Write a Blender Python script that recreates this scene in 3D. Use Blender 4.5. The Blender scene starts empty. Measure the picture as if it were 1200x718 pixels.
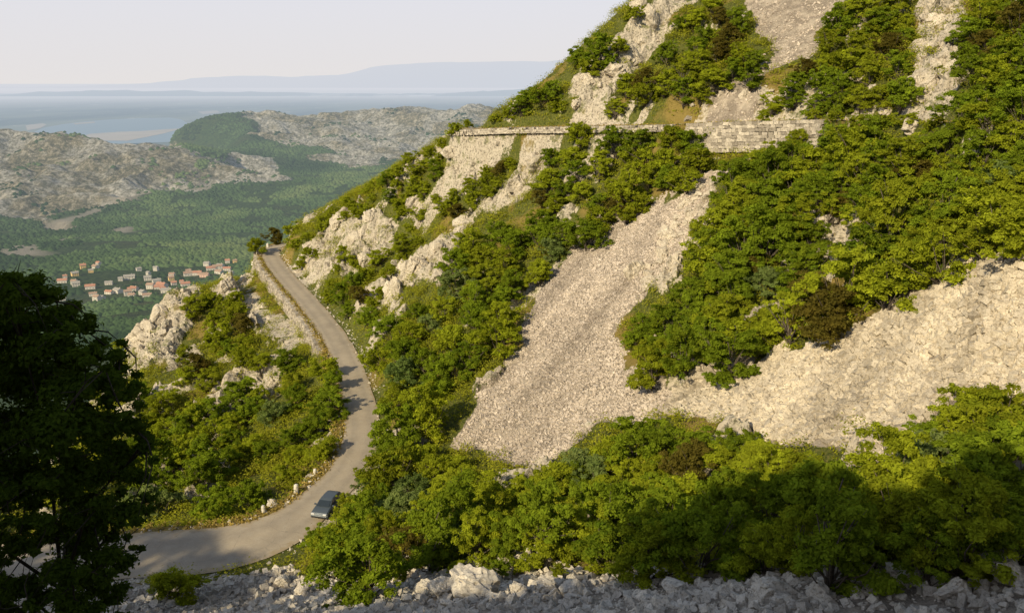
import bpy, math, random
import numpy as np
random.seed(7); RNG = np.random.default_rng(7)
R = math.radians
scene = bpy.context.scene
col = scene.collection

# ------------------------------------------------------------------ camera geometry (photo is 1200 x 718)
F = 980.0; PIT = R(15.1)
CP_, SP_ = math.cos(PIT), math.sin(PIT)
def ray(px, py):
    u = (px-600.)/F; v = (359.-py)/F
    return np.array([u, CP_+v*SP_, -SP_+v*CP_])
def P(px, py, D):
    d = ray(px, py); return d*(D/d[1])
def Pz(px, py, z):
    d = ray(px, py); return d*(z/d[2])
def proj(x, y, z):
    dep = y*CP_-z*SP_; dep = np.where(dep < .5, .5, dep)
    up = y*SP_+z*CP_
    return 600+F*x/dep, 359-F*up/dep
SUN = np.array([-.50, -.66, .50]); SUN = SUN/np.linalg.norm(SUN)

# ------------------------------------------------------------------ noise
def _h(ix, iy, s=0):
    n = (ix.astype(np.int64)*374761393 + iy.astype(np.int64)*668265263 + s*974634777) & 0x7fffffff
    n = ((n ^ (n >> 13))*1274126177) & 0x7fffffff
    n = ((n ^ (n >> 16))*1103515245 + 12345) & 0x7fffffff
    return ((n >> 8) & 0xffff)/65535.
def vnoise(x, y, s=0):
    ix = np.floor(x); iy = np.floor(y); fx = x-ix; fy = y-iy
    fx = fx*fx*(3-2*fx); fy = fy*fy*(3-2*fy)
    a = _h(ix, iy, s); b = _h(ix+1, iy, s); c = _h(ix, iy+1, s); d = _h(ix+1, iy+1, s)
    return (a*(1-fx)+b*fx)*(1-fy)+(c*(1-fx)+d*fx)*fy
def fbm(x, y, o=4, s=0):
    t = 0; a = .5; n = 0
    for k in range(o):
        t = t+a*vnoise(x*2**k+17*k, y*2**k-9*k, s+k); n += a; a *= .5
    return t/n
def cell(x, y, s=0):
    ix = np.floor(x); iy = np.floor(y)
    f1 = np.full(x.shape, 9.); f2 = np.full(x.shape, 9.); r = np.zeros(x.shape)
    for i in (-1, 0, 1):
        for j in (-1, 0, 1):
            cx = ix+i; cy = iy+j
            d = np.hypot(cx+_h(cx, cy, s)-x, cy+_h(cx, cy, s+5)-y)
            rr = _h(cx, cy, s+9); m = d < f1
            f2 = np.where(m, f1, np.minimum(f2, d)); r = np.where(m, rr, r); f1 = np.where(m, d, f1)
    return f1, f2, r
def sstep(a, b, x):
    t = np.clip((x-a)/(b-a), 0, 1); return t*t*(3-2*t)
def inpoly(poly, x, y):
    x = np.asarray(x, float); y = np.asarray(y, float); r = np.zeros(x.shape, bool)
    n = len(poly)
    for i in range(n):
        x1, y1 = poly[i]; x2, y2 = poly[(i+1) % n]
        if y1 == y2: continue
        c = ((y1 > y) != (y2 > y)) & (x < (x2-x1)*(y-y1)/(y2-y1)+x1)
        r ^= c
    return r

# ------------------------------------------------------------------ mesh / object helpers
def mesh_np(name, V, faces, mat=None, smooth=False, attrs=None):
    """faces: (n,k) int array (all the same size) or list of such arrays"""
    me = bpy.data.meshes.new(name)
    if not isinstance(faces, list): faces = [faces]
    V = np.asarray(V, np.float32)
    me.vertices.add(len(V)); me.vertices.foreach_set('co', V.ravel())
    loops = np.concatenate([f.ravel() for f in faces]).astype(np.int32)
    tot = np.concatenate([np.full(len(f), f.shape[1]) for f in faces]).astype(np.int32)
    st = np.concatenate([[0], np.cumsum(tot)[:-1]]).astype(np.int32)
    me.loops.add(len(loops)); me.loops.foreach_set('vertex_index', loops)
    me.polygons.add(len(tot)); me.polygons.foreach_set('loop_start', st); me.polygons.foreach_set('loop_total', tot)
    me.polygons.foreach_set('use_smooth', np.full(len(tot), smooth))
    me.update(calc_edges=True)
    if attrs:
        for k, a in attrs.items():
            a = np.asarray(a, np.float32)
            if a.ndim == 2:
                at = me.attributes.new(k, 'FLOAT_COLOR', 'POINT'); at.data.foreach_set('color', np.ascontiguousarray(a).ravel())
            else:
                at = me.attributes.new(k, 'FLOAT', 'POINT'); at.data.foreach_set('value', a)
    if mat: me.materials.append(mat)
    return me
def link(name, data, parent=None, loc=None):
    o = bpy.data.objects.new(name, data); col.objects.link(o)
    if parent is not None: o.parent = parent
    if loc is not None: o.location = [float(v) for v in loc]
    return o
def tag(o, label=None, cat=None, group=None, kind=None):
    if label: o['label'] = label
    if cat: o['category'] = cat
    if group: o['group'] = group
    if kind: o['kind'] = kind
    return o
class MB:
    def __init__(s): s.v = []; s.f = {}; s.n = 0
    def add(s, V, Fs):
        V = np.asarray(V, float)
        for f in Fs: s.f.setdefault(len(f), []).append([i+s.n for i in f])
        s.v.append(V); s.n += len(V)
    def box(s, c, sz, M=None, jit=0):
        V = np.array([[x, y, z] for x in (-.5, .5) for y in (-.5, .5) for z in (-.5, .5)])*np.array(sz)
        if jit: V = V+RNG.normal(0, jit, V.shape)
        if M is not None: V = V @ np.asarray(M).T
        s.add(V+np.array(c), [(0, 1, 3, 2), (4, 6, 7, 5), (0, 4, 5, 1), (2, 3, 7, 6), (0, 2, 6, 4), (1, 5, 7, 3)])
    def tube(s, pts, rads, n=6):
        pts = np.asarray(pts, float); k = len(pts); V = []
        for i in range(k):
            d = pts[min(i+1, k-1)]-pts[max(i-1, 0)]; d = d/(np.linalg.norm(d)+1e-9)
            a = np.cross(d, [0, 0, 1.] if abs(d[2]) < .9 else [1., 0, 0]); a /= np.linalg.norm(a); b = np.cross(d, a)
            for j in range(n):
                t = 2*math.pi*j/n; V.append(pts[i]+rads[i]*(math.cos(t)*a+math.sin(t)*b))
        Fs = [(i*n+j, i*n+(j+1) % n, (i+1)*n+(j+1) % n, (i+1)*n+j) for i in range(k-1) for j in range(n)]
        Fs += [tuple(range(n))[::-1], tuple((k-1)*n+j for j in range(n))]
        s.add(V, Fs)
    def mesh(s, name, mat, smooth=False):
        return mesh_np(name, np.concatenate(s.v), [np.array(f) for f in s.f.values()], mat, smooth)

# ------------------------------------------------------------------ materials
def newmat(name):
    m = bpy.data.materials.new(name); m.use_nodes = True; nt = m.node_tree; nt.nodes.clear()
    out = nt.nodes.new('ShaderNodeOutputMaterial'); return m, nt, out
def N(nt, t, **kw):
    n = nt.nodes.new('ShaderNode'+t)
    for k, v in kw.items():
        if k.startswith('i_'):
            n.inputs[int(k[2:])].default_value = v
        else: setattr(n, k, v)
    return n
def mixc(nt, fac, a, b, bt='MIX'):
    n = nt.nodes.new('ShaderNodeMix'); n.data_type = 'RGBA'; n.blend_type = bt
    for idx, v in ((0, fac), (6, a), (7, b)):
        if isinstance(v, (int, float)): n.inputs[idx].default_value = v
        elif isinstance(v, tuple): n.inputs[idx].default_value = (*v, 1)
        else: nt.links.new(v, n.inputs[idx])
    return n.outputs[2]
def ramp(nt, fac, stops):
    n = nt.nodes.new('ShaderNodeValToRGB'); cr = n.color_ramp
    while len(cr.elements) < len(stops): cr.elements.new(.5)
    for e, (p, c) in zip(cr.elements, stops):
        e.position = p; e.color = (*c, 1) if isinstance(c, tuple) else (c, c, c, 1)
    nt.links.new(fac, n.inputs[0]); return n.outputs[0]
def noise(nt, scale, vec=None, detail=5, rough=.6):
    n = N(nt, 'TexNoise'); n.inputs['Scale'].default_value = scale; n.inputs['Detail'].default_value = detail
    n.inputs['Roughness'].default_value = rough
    if vec is not None: nt.links.new(vec, n.inputs['Vector'])
    return n.outputs[0]
def voro(nt, scale, vec=None, feat='F1'):
    n = N(nt, 'TexVoronoi'); n.feature = feat; n.inputs['Scale'].default_value = scale
    if vec is not None: nt.links.new(vec, n.inputs['Vector'])
    return n
def math_(nt, op, a, b=None, clamp=False):
    n = N(nt, 'Math', operation=op, use_clamp=clamp)
    for i, v in enumerate((a, b)):
        if v is None: continue
        if isinstance(v, (int, float)): n.inputs[i].default_value = v
        else: nt.links.new(v, n.inputs[i])
    return n.outputs[0]
def attr(nt, name, out=2):
    n = N(nt, 'Attribute'); n.attribute_name = name; return n.outputs[out]
def geo(nt): return N(nt, 'NewGeometry').outputs['Position']
def bump(nt, h, strength=.6, dist=.1, nrm=None):
    n = N(nt, 'Bump'); n.inputs['Strength'].default_value = strength; n.inputs['Distance'].default_value = dist
    nt.links.new(h, n.inputs['Height'])
    if nrm is not None: nt.links.new(nrm, n.inputs['Normal'])
    return n.outputs[0]
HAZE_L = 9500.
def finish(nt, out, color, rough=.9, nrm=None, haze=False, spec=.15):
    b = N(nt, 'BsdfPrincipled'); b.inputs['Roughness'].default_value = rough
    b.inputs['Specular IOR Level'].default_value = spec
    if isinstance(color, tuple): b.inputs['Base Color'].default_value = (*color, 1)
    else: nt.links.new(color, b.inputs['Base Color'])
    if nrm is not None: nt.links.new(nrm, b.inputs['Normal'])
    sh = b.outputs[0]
    if haze:  # distance haze painted in: emission mixed over the surface colour by range
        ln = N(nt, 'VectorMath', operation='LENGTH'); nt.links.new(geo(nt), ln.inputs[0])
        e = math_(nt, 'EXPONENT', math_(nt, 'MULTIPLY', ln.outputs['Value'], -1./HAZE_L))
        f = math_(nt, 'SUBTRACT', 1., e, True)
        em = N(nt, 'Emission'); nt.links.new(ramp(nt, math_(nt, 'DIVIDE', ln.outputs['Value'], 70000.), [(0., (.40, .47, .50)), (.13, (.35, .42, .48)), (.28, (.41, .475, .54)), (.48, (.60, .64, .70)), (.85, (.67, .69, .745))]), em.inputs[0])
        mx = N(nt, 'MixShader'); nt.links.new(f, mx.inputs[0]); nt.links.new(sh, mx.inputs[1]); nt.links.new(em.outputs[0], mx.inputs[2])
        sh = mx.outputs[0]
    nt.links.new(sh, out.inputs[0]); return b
def leafmat(name, c1, c2, c3, trans=.42):
    m, nt, out = newmat(name)
    oi = N(nt, 'ObjectInfo').outputs['Random']
    t = attr(nt, 'tint')
    c = mixc(nt, t, c1, c2)
    f2 = ramp(nt, oi, [(0., 0.), (.45, .15), (1., .95)])
    c = mixc(nt, f2, c, mixc(nt, t, c3, c1))
    v = ramp(nt, noise(nt, 1.1, geo(nt), 3), [(.3, .62), (.7, 1.25)])
    c = mixc(nt, 1., c, v, 'MULTIPLY')
    d = N(nt, 'BsdfDiffuse'); nt.links.new(c, d.inputs[0])
    tr = N(nt, 'BsdfTranslucent'); nt.links.new(mixc(nt, 1., c, (1.25, 1.3, .6), 'MULTIPLY'), tr.inputs[0])
    mx = N(nt, 'MixShader'); mx.inputs[0].default_value = trans
    nt.links.new(d.outputs[0], mx.inputs[1]); nt.links.new(tr.outputs[0], mx.inputs[2])
    nt.links.new(mx.outputs[0], out.inputs[0]); return m
M_LEAF = {
 'lime':   leafmat('lime_leaf',   (.16, .20, .013), (.44, .48, .030), (.36, .36, .024)),
 'green':  leafmat('green_leaf',  (.09, .15, .012), (.29, .36, .024),  (.30, .33, .022)),
 'silver': leafmat('silver_leaf', (.10, .16, .035),  (.32, .37, .12),  (.20, .26, .06)),
 'rust':   leafmat('rust_leaf',   (.085, .08, .014),  (.20, .165, .03),  (.16, .11, .02)),
}
M_SHADELEAF = leafmat('shaded_leaf', (.045, .075, .009), (.115, .16, .016), (.07, .11, .012), .35)  # darker leaf copy, the foreground tree's shade put into its colour
def barkmat(a=(.06, .048, .035), b=(.17, .14, .11)):
    m, nt, out = newmat('bark'); n = noise(nt, 6, geo(nt))
    finish(nt, out, ramp(nt, n, [(.3, a), (.7, b)])); return m
M_BARK = barkmat()
def rockmat(name, a, b, dark, sc=1., haze=False, rel=1.):
    m, nt, out = newmat(name); g = geo(nt)
    n1 = noise(nt, .9*sc, g, 8, .7); n2 = noise(nt, 7*sc, g, 6, .7)
    c = mixc(nt, ramp(nt, n1, [(.3, 0.), (.7, 1.)]), a, b)
    c = mixc(nt, ramp(nt, n2, [(.34, .8), (.52, 0.)]), c, dark)
    rnd = attr(nt, 'tint')
    c = mixc(nt, 1., c, ramp(nt, rnd, [(0., (.50, .48, .46)), (.45, (.88, .86, .84)), (1., (1.18, 1.16, 1.12))]), 'MULTIPLY')
    nn = bump(nt, n2, .8, .12/sc*rel); nn = bump(nt, n1, .6, .5/sc*rel, nn)
    finish(nt, out, c, .95, nn, haze); return m
M_STONE = rockmat('scree_stone', (.48, .415, .345), (.68, .60, .505), (.24, .195, .15), 1., False, .22)
M_STONER = rockmat('slab_stone', (.44, .385, .295), (.66, .585, .455), (.20, .165, .115), 1., False, .22)
M_STONEB = rockmat('boulder_stone', (.48, .44, .37), (.68, .63, .54), (.21, .18, .14), 1., False, .22)
M_ROCK = rockmat('limestone', (.48, .42, .33), (.73, .66, .53), (.16, .135, .10), .8)

# ------------------------------------------------------------------ near terrain: thin plate spline through surveyed points
LOW = [(-260,662,-41.8),(-120,662,-41.6),(0,660,-41.3),(90,655,-41),(170,648,-40.8),(240,644,-40.6),(300,632,-40.4),(348,607,-40.2),(383,577,-40),(411,546,-39.8),
       (423,515,-39.5),(424,487,-39.2),(418,460,-39),(409,432,-38.7),(397,404,-38.4),(381,379,-38.1),(360,353,-37.7),(341,332,-37.3),(326,314,-37),(318,301,-36.7),(317,294,-36.4),(324,288.5,-36.1)]
low_ctrl = [Pz(*p) for p in LOW]
low_ctrl += [low_ctrl[-1]+np.array([7, 6, .5]), low_ctrl[-1]+np.array([22, 10, 1.6])]
UP = [(546,152,152),(600,149.5,144.5),(680,148,134),(760,146.5,124.5),(800,145.5,120),(860,143.5,115),(920,142,109),(980,141,103),(1100,143,89),(1200,146,77)]
up_ctrl = [np.array([14, 182, -9.5]), np.array([6, 172, -9.1]), np.array([-3, 163, -8.6])]+[P(*p) for p in UP]+[np.array([51, 62, -3.]), np.array([51, 45, -2.3]), np.array([45, 28, -1.7])]
def spline(pts, step=1.0):
    pts = np.array(pts); out = []
    for i in range(len(pts)-1):
        p0 = pts[max(i-1, 0)]; p1 = pts[i]; p2 = pts[i+1]; p3 = pts[min(i+2, len(pts)-1)]
        n = max(2, int(np.linalg.norm(p2-p1)/step))
        for k in range(n):
            t = k/n
            out.append(.5*((2*p1)+(-p0+p2)*t+(2*p0-5*p1+4*p2-p3)*t*t+(-p0+3*p1-3*p2+p3)*t**3))
    out.append(pts[-1]); return np.array(out)
low_line = spline(low_ctrl); up_line = spline(up_ctrl)
def road_width_low(line):
    px, py = proj(line[:, 0], line[:, 1], line[:, 2])
    return np.interp(py, [280, 400, 560, 600, 640, 670], [3.9, 3.9, 4.2, 4.9, 7.8, 7.6])
W_LOW = road_width_low(low_line); W_UP = np.full(len(up_line), 3.6)

CPX = [(600,700,41),(450,702,46),(300,708,54),(200,700,57.5),(0,705,56),(800,698,37),(1000,693,33),(1200,686,30),
 (450,655,60),(600,645,55),(600,600,64),(800,625,50),(800,560,60),(1000,625,42),(1000,560,48),(1200,640,33.5),(1200,560,38),(1200,500,44),
 (600,530,77),(560,500,82),(650,460,83.5),(700,400,90),(740,320,99),(800,240,106),(640,390,95),(500,480,89),(520,400,101),(500,320,124),(600,320,114),
 (700,250,118),(640,180,136),(560,240,139),(620,240,129),(455,430,103),(450,500,87),
 (1000,450,60),(1200,450,50),(1200,310,57),(850,450,72),(900,500,60),(800,480,70),(750,470,76),(1100,380,59),(1100,500,49),
 (750,400,88),(850,350,85),(900,250,95),(850,200,106),(1000,300,78),(1000,200,92),(1100,250,76),(1200,220,69),
 (900,50,130),(900,0,142),(1100,50,106),(1100,0,120),(1200,50,95),(1200,0,108),(750,80,142),(800,30,148),(800,110,126),
 (750,0,152),(700,45,152),(660,80,152),(600,125,153),(470,200,160),(400,245,170),(350,272,176),
 (480,260,150),(430,310,145),(385,295,164),(450,360,124),
 (280,340,158),(230,400,141),(170,400,146),(190,366,157),(250,334,164),(150,440,136),(120,500,120),(250,480,115),(200,550,98),(330,500,99),(375,470,103),
 (300,560,86),(150,600,82),(100,620,78),(50,560,92),(330,410,127),(295,390,137)]
CW = [(0,0,-1.7),(0,3,-5),(0,10,-10.5),(0,20,-17),(0,30,-23),(8,10,-9.5),(14,20,-15.5),(18,27,-20),(30,30,-14),(27,15,-7),(-10,10,-11.5),(-20,20,-18),(-30,35,-28),(-12,25,-20.5),
 (-75,165,-62),(-90,130,-75),(-90,90,-72),(-65,55,-55),(-75,205,-85),(-30,215,-52),(-105,205,-105),(-105,40,-75),(0,205,-32),(30,195,-10),(60,190,12),(60,150,32),(92,130,50),(80,100,34),
 (75,70,20),(72,40,11),(60,10,6),(95,0,22),(95,210,20),(95,70,32),(40,0,2),(20,0,0),(-18,0,-8),(-42,-2,-8),(-76,-6,-10),(-105,-40,4),(-100,-8,-12),(-60,-20,0),(0,-20,3),(40,-40,18),(95,-40,40),(-40,-30,2),(-10,-42,6),(-20,190,-30),(15,170,2),(40,165,14)]
C = np.array([P(*p) for p in CPX]+[np.array(p, float) for p in CW]+list(low_ctrl)+[p+np.array([0, 0, 0.]) for p in up_ctrl])
def tps_fit(C, lam=.02):
    n = len(C); X = C[:, :2]/100.; d = np.linalg.norm(X[:, None]-X[None], axis=2)
    K = np.where(d > 0, d*d*np.log(d+1e-12), 0)+lam*1e-3*np.eye(n)
    Pm = np.c_[np.ones(n), X]; A = np.zeros((n+3, n+3)); A[:n, :n] = K; A[:n, n:] = Pm; A[n:, :n] = Pm.T
    w = np.linalg.solve(A, np.r_[C[:, 2], 0, 0, 0])
    def ev(x, y):
        sh = x.shape; q = np.c_[x.ravel(), y.ravel()]/100.; r = np.empty(len(q))
        for i in range(0, len(q), 20000):
            s = q[i:i+20000]; dd = np.sqrt(((s[:, None]-X[None])**2).sum(2))
            r[i:i+20000] = np.where(dd > 0, dd*dd*np.log(dd+1e-12), 0) @ w[:n]+w[n]+s @ w[n+1:]
        return r.reshape(sh)
    return ev
ev = tps_fit(C)
X0, X1, Y0, Y1, ST = -108., 98., -44., 214., .4
gx = np.arange(X0, X1, ST); gy = np.arange(Y0, Y1, ST)
# spline on a coarse grid, refined bilinearly-smooth
GX, GY = np.meshgrid(gx, gy)
cx_ = np.arange(X0, X1+2, 1.); cy_ = np.arange(Y0, Y1+2, 1.)
CZ = ev(*np.meshgrid(cx_, cy_))
def bil(Z, x0, y0, st, x, y):
    fx = np.clip((x-x0)/st, 0, Z.shape[1]-1.001); fy = np.clip((y-y0)/st, 0, Z.shape[0]-1.001)
    ix = fx.astype(int); iy = fy.astype(int); fx = fx-ix; fy = fy-iy
    return (Z[iy, ix]*(1-fx)+Z[iy, ix+1]*fx)*(1-fy)+(Z[iy+1, ix]*(1-fx)+Z[iy+1, ix+1]*fx)*fy
GZ = bil(CZ, X0, Y0, 1., GX, GY)
PXg, PYg = proj(GX, GY, GZ)
jx = (fbm(GX/5, GY/5, 4, 3)-.5)*34; jy = (fbm(GX/5, GY/5, 4, 8)-.5)*34
QX, QY = PXg+jx, PYg+jy
ROCKS = [[(436,372),(450,330),(500,292),(530,268),(560,248),(590,215),(620,190),(650,165),(665,150),(655,185),(625,225),(590,245),(540,262),(535,320),(515,335),(470,345)],
 [(380,262),(430,245),(470,270),(440,310),(390,320),(345,330),(330,310)],
 [(470,255),(520,195),(545,150),(640,146),(700,140),(680,165),(620,180),(560,215),(500,265)],
 [(655,125),(690,85),(730,40),(750,0),(800,0),(770,45),(740,95),(700,125),(760,140),(690,150)],
 [(1050,125),(1075,60),(1065,20),(1080,0),(1130,0),(1135,60),(1110,120),(1080,140)],
 [(140,425),(145,390),(195,355),(230,345),(215,395),(200,430),(170,430)],
 [(250,340),(285,315),(300,350),(340,375),(365,400),(340,415),(300,390),(270,360)],
 [(180,570),(200,530),(240,485),(280,440),(330,425),(320,470),(270,500),(250,540),(200,570)],
 [(740,330),(770,300),(800,230),(850,200),(830,260),(800,310),(780,350)],
 [(800,130),(815,115),(850,100),(960,100),(980,120),(930,135)],
 [(980,130),(1040,130),(1060,150),(990,165)],
 [(940,260),(1000,240),(1010,290),(960,330)]]
SCREE_MID = [(530,520),(560,460),(600,410),(640,340),(680,275),(720,255),(780,235),(850,195),(800,300),(760,340),(720,380),(730,430),(790,452),(800,480),(760,500),(700,500),(650,540),(590,545)]
SCREE_RIGHT = [(790,455),(860,440),(940,410),(1030,375),(1080,345),(1130,305),(1260,290),(1260,470),(1130,470),(1090,510),(1030,540),(930,520),(850,500),(780,485)]
SCREE_TOP = [(870,-30),(980,-30),(985,20),(950,60),(900,85),(880,130),(820,135),(870,90),(905,60),(880,20)]
SCREE_FORE = [(60,690),(240,682),(330,672),(400,678),(480,660),(560,664),(640,668),(820,655),(900,672),(1260,655),(1400,1400),(-300,1400),(-200,690)]
SCREES = [SCREE_MID, SCREE_RIGHT, SCREE_TOP, SCREE_FORE]
def inany(polys, x, y):
    r = np.zeros(np.shape(x), bool)
    for p in polys: r |= inpoly(p, x, y)
    return r
ROCK = inany(ROCKS, QX, QY).astype(float)
jx2 = (fbm(GX/2.2, GY/2.2, 4, 103)-.5)*40; jy2 = (fbm(GX/2.2, GY/2.2, 4, 108)-.5)*40
small = (PXg+jx*.4+jx2*.6, PYg+jy*.4+jy2*.6)
SCREE = (inany(SCREES, *small)).astype(float)
SCREE[(GY < 40) & (GX > -25)] = 1.
def blur(a, n=2):
    for _ in range(n):
        p = np.pad(a, 1, 'edge'); a = (p[:-2, 1:-1]+p[2:, 1:-1]+p[1:-1, :-2]+p[1:-1, 2:]+2*p[1:-1, 1:-1])/6
    return a
# stray ledges of rock showing anywhere on the slope
led = sstep(.60, .68, fbm((GX+GY*.4)/7, (GY-GX*.3)/5, 5, 21))
ROCK = np.maximum(blur(ROCK), led*.8)*(1-SCREE)
SCREE = blur(SCREE)
# distance to roads
def road_info(line, W):
    A = line[:-1, :2]; B = line[1:, :2]; best = np.full(GX.shape, 99.); zz = np.zeros(GX.shape); side = np.zeros(GX.shape); ww = np.zeros(GX.shape)
    for i in range(len(A)):
        a = A[i]; d = B[i]-a; L2 = d@d
        x0, x1 = min(a[0], B[i][0])-9, max(a[0], B[i][0])+9; y0, y1 = min(a[1], B[i][1])-9, max(a[1], B[i][1])+9
        i0, i1 = np.searchsorted(gx, [x0, x1]); j0, j1 = np.searchsorted(gy, [y0, y1])
        if i1 <= i0 or j1 <= j0: continue
        s = (slice(j0, j1), slice(i0, i1)); X = GX[s]-a[0]; Y = GY[s]-a[1]
        t = np.clip((X*d[0]+Y*d[1])/L2, 0, 1); ds = np.hypot(X-t*d[0], Y-t*d[1])
        m = ds < best[s]
        best[s] = np.where(m, ds, best[s]); zz[s] = np.where(m, line[i, 2]*(1-t)+line[i+1, 2]*t, zz[s])
        side[s] = np.where(m, np.sign(d[0]*Y-d[1]*X), side[s]); ww[s] = np.where(m, W[i]/2, ww[s])
    return best, zz, side, ww
dL, zL, sL, wL = road_info(low_line, W_LOW)
dU, zU, sU, wU = road_info(up_line, W_UP)
# relief
f1, f2, rc = cell((GX+.35*GY)/2.6, (GY-.2*GX)/1.7, 4); g1, g2, rd = cell(GX/.9+.5*rc, GY/.8, 14)
nearroad = np.minimum(sstep(.3, 3, dL-wL), sstep(.3, 3, dU-wU))
rib = 1-abs(2*fbm((GX*.77-GY*.64)/6, (GX*.64+GY*.77)/16, 4, 66)-1)
rockz = (rib-.72)*5.0+(rc-.35)*1.6+(rd-.5)*.55-.55*(1-sstep(0, .25, f2-f1))-.2*(1-sstep(0, .25, g2-g1))
GZ = GZ+(fbm(GX/9, GY/9, 5, 2)-.5)*1.6*nearroad*(1-SCREE*.75)*(1-.9*SCREE*(GY < 36))
GZ = GZ+rockz*ROCK*nearroad*1.15+(fbm(GX/.8, GY/.8, 3, 33)-.5)*.25*(1-.5*SCREE)
GZ = GZ+(fbm(GX/3, GY/3, 3, 31)-.5)*.5*SCREE*(GY > 36)
# road benches: uphill side cut, downhill side dropped behind the walls
for d, z, s, w, wallside, deep in ((dL, zL, sL, wL, 1, 1.9), (dU, zU, sU, wU, -1, 0)):
    out = (s == wallside)
    t = sstep(.2, 3.2, d-w); t2 = np.where(out, sstep(.75, 2.6, d-w), t)
    if deep == 0:   # upper road: outer (camera) side is on its right-hand / negative side
        t2 = np.where(s < 0, sstep(.9, 2.4, d-w), t)
    GZ = np.where(d-w < 3.4, (z-.06)*(1-t2)+GZ*t2, GZ)
    GZ = np.where(d < w+.3, z-.08, GZ)
gxl = (PXg > 250) & (PXg < 400) & (PYg > 285) & (PYg < 420)
m = (sL > 0) & (dL-wL > .8) & (dL-wL < 7) & gxl
GZ = np.where(m, np.minimum(GZ, zL-1.6-.25*(dL-wL)), GZ)
m = (sU < 0) & (dU-wU > .8) & (dU-wU < 6) & (PXg > 545) & (PXg < 1000)
drop = np.interp(PXg, [540, 600, 790, 815, 975, 1000], [.7, .8, .9, 3.4, 3.2, 1.])
GZ = np.where(m, np.minimum(GZ, zU-drop-.45*(dU-wU)), GZ)
SHADE_LINE = [(0,625),(60,622),(150,622),(215,630),(255,643),(272,668),(292,688),(340,699),(420,704),(520,708),(640,703),(720,695),(790,678),(806,650),(815,605),(850,572),(905,557),(950,568),(1000,592),(1060,590),(1110,570),(1160,556),(1240,550)]
def shade_ridge():
    la = np.array(SHADE_LINE, float); tt = np.linspace(0, len(la)-1, 60); out = []
    for px, py in zip(np.interp(tt, range(len(la)), la[:, 0]), np.interp(tt, range(len(la)), la[:, 1])):
        h = 4.2 if px > 800 else .3
        d = ray(px, py); d = d/d[1]; D = np.arange(28, 150, .25); g = bil(GZ, X0, Y0, ST, d[0]*D, D)+h; k = np.nonzero(d[2]*D < g)[0]
        if len(k) == 0: continue
        p = np.array([d[0]*D[k[0]], D[k[0]], g[k[0]]]); q = p+SUN*((p[1]+9)/(-SUN[1])); out.append(q)
    out.sort(key=lambda q: q[0]); return np.array(out)
SHADE_Q = shade_ridge()
need_x = (SHADE_Q[None, :, 2]-np.abs(gx[:, None]-SHADE_Q[None, :, 0])*1.3).max(1)
need = np.broadcast_to(need_x[None], GX.shape)-2.4
wgt = np.clip((-4.5-GY)/4, 0, 1)
need = need-np.maximum(-12-GY, 0)*.3-np.maximum(GX-(SHADE_Q[-1, 0]+2), 0)*.9-np.maximum(SHADE_Q[0, 0]-6-GX, 0)*.5
GZ = np.where((wgt > 0) & (need > GZ), GZ*(1-wgt)+need*wgt, GZ)  # unseen ridge added to the terrain, shaped to cast the foreground shade
def hz(x, y): return bil(GZ, X0, Y0, ST, np.asarray(x, float), np.asarray(y, float))
OCH = np.clip(1.3*inpoly([(945,245),(1005,232),(1020,300),(985,338),(950,325)], PXg, PYg)+.95*sstep(.58, .68, fbm(GX/6, GY/6, 4, 55))+1.0*((dL-wL < 1.3) & (sL > 0))+.9*((dU-wU < .5)), 0, 1)
VAR = fbm(GX/4, GY/4, 4, 77)
ny, nx = GX.shape
idx = np.arange(nx*ny).reshape(ny, nx)
quad = np.stack([idx[:-1, :-1], idx[:-1, 1:], idx[1:, 1:], idx[1:, :-1]], -1).reshape(-1, 4)
def hillmat():
    m, nt, out = newmat('hillside'); g = geo(nt)
    rock = attr(nt, 'rock'); scr = attr(nt, 'scree'); och = attr(nt, 'ochre')
    n1 = noise(nt, .5, g, 8, .7); n2 = noise(nt, 3., g, 8, .75); n3 = noise(nt, 14., g, 4, .7)
    veg = ramp(nt, n2, [(.33, (.05, .058, .014)), (.5, (.10, .115, .022)), (.62, (.18, .165, .04)), (.78, (.30, .25, .12))])
    veg = mixc(nt, ramp(nt, och, [(.2, 0.), (1., .85)]), veg, (.28, .20, .06))
    rk = mixc(nt, ramp(nt, n1, [(.3, 0.), (.7, 1.)]), (.44, .38, .29), (.70, .62, .49))
    rk = mixc(nt, ramp(nt, n2, [(.40, .9), (.5, 0.)]), rk, (.12, .105, .075))
    rk = mixc(nt, ramp(nt, n1, [(.52, 0.), (.62, .8)]), rk, veg)
    sc = mixc(nt, ramp(nt, n3, [(.3, 0.), (.65, 1.)]), (.13, .105, .08), (.36, .305, .24))
    sc = mixc(nt, ramp(nt, n1, [(.45, 0.), (.62, .55)]), sc, (.68, .58, .45))
    rmask = ramp(nt, math_(nt, 'ADD', rock, math_(nt, 'MULTIPLY', math_(nt, 'SUBTRACT', n2, .5), 1.6)), [(.38, 0.), (.5, 1.)])
    smask = ramp(nt, math_(nt, 'ADD', scr, math_(nt, 'MULTIPLY', math_(nt, 'SUBTRACT', n2, .5), .9)), [(.4, 0.), (.55, 1.)])
    c = mixc(nt, rmask, veg, rk); c = mixc(nt, smask, c, sc)
    nn = bump(nt, n3, .7, .08); nn = bump(nt, n2, .8, .35, nn)
    finish(nt, out, c, .95, nn); return m
V = np.c_[GX.ravel(), GY.ravel(), GZ.ravel()]
hm = mesh_np('hillside', V, quad, hillmat(), False, dict(rock=ROCK.ravel(), scree=SCREE.ravel(), ochre=OCH.ravel()))
tag(link('hillside', hm), kind='structure')

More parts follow.
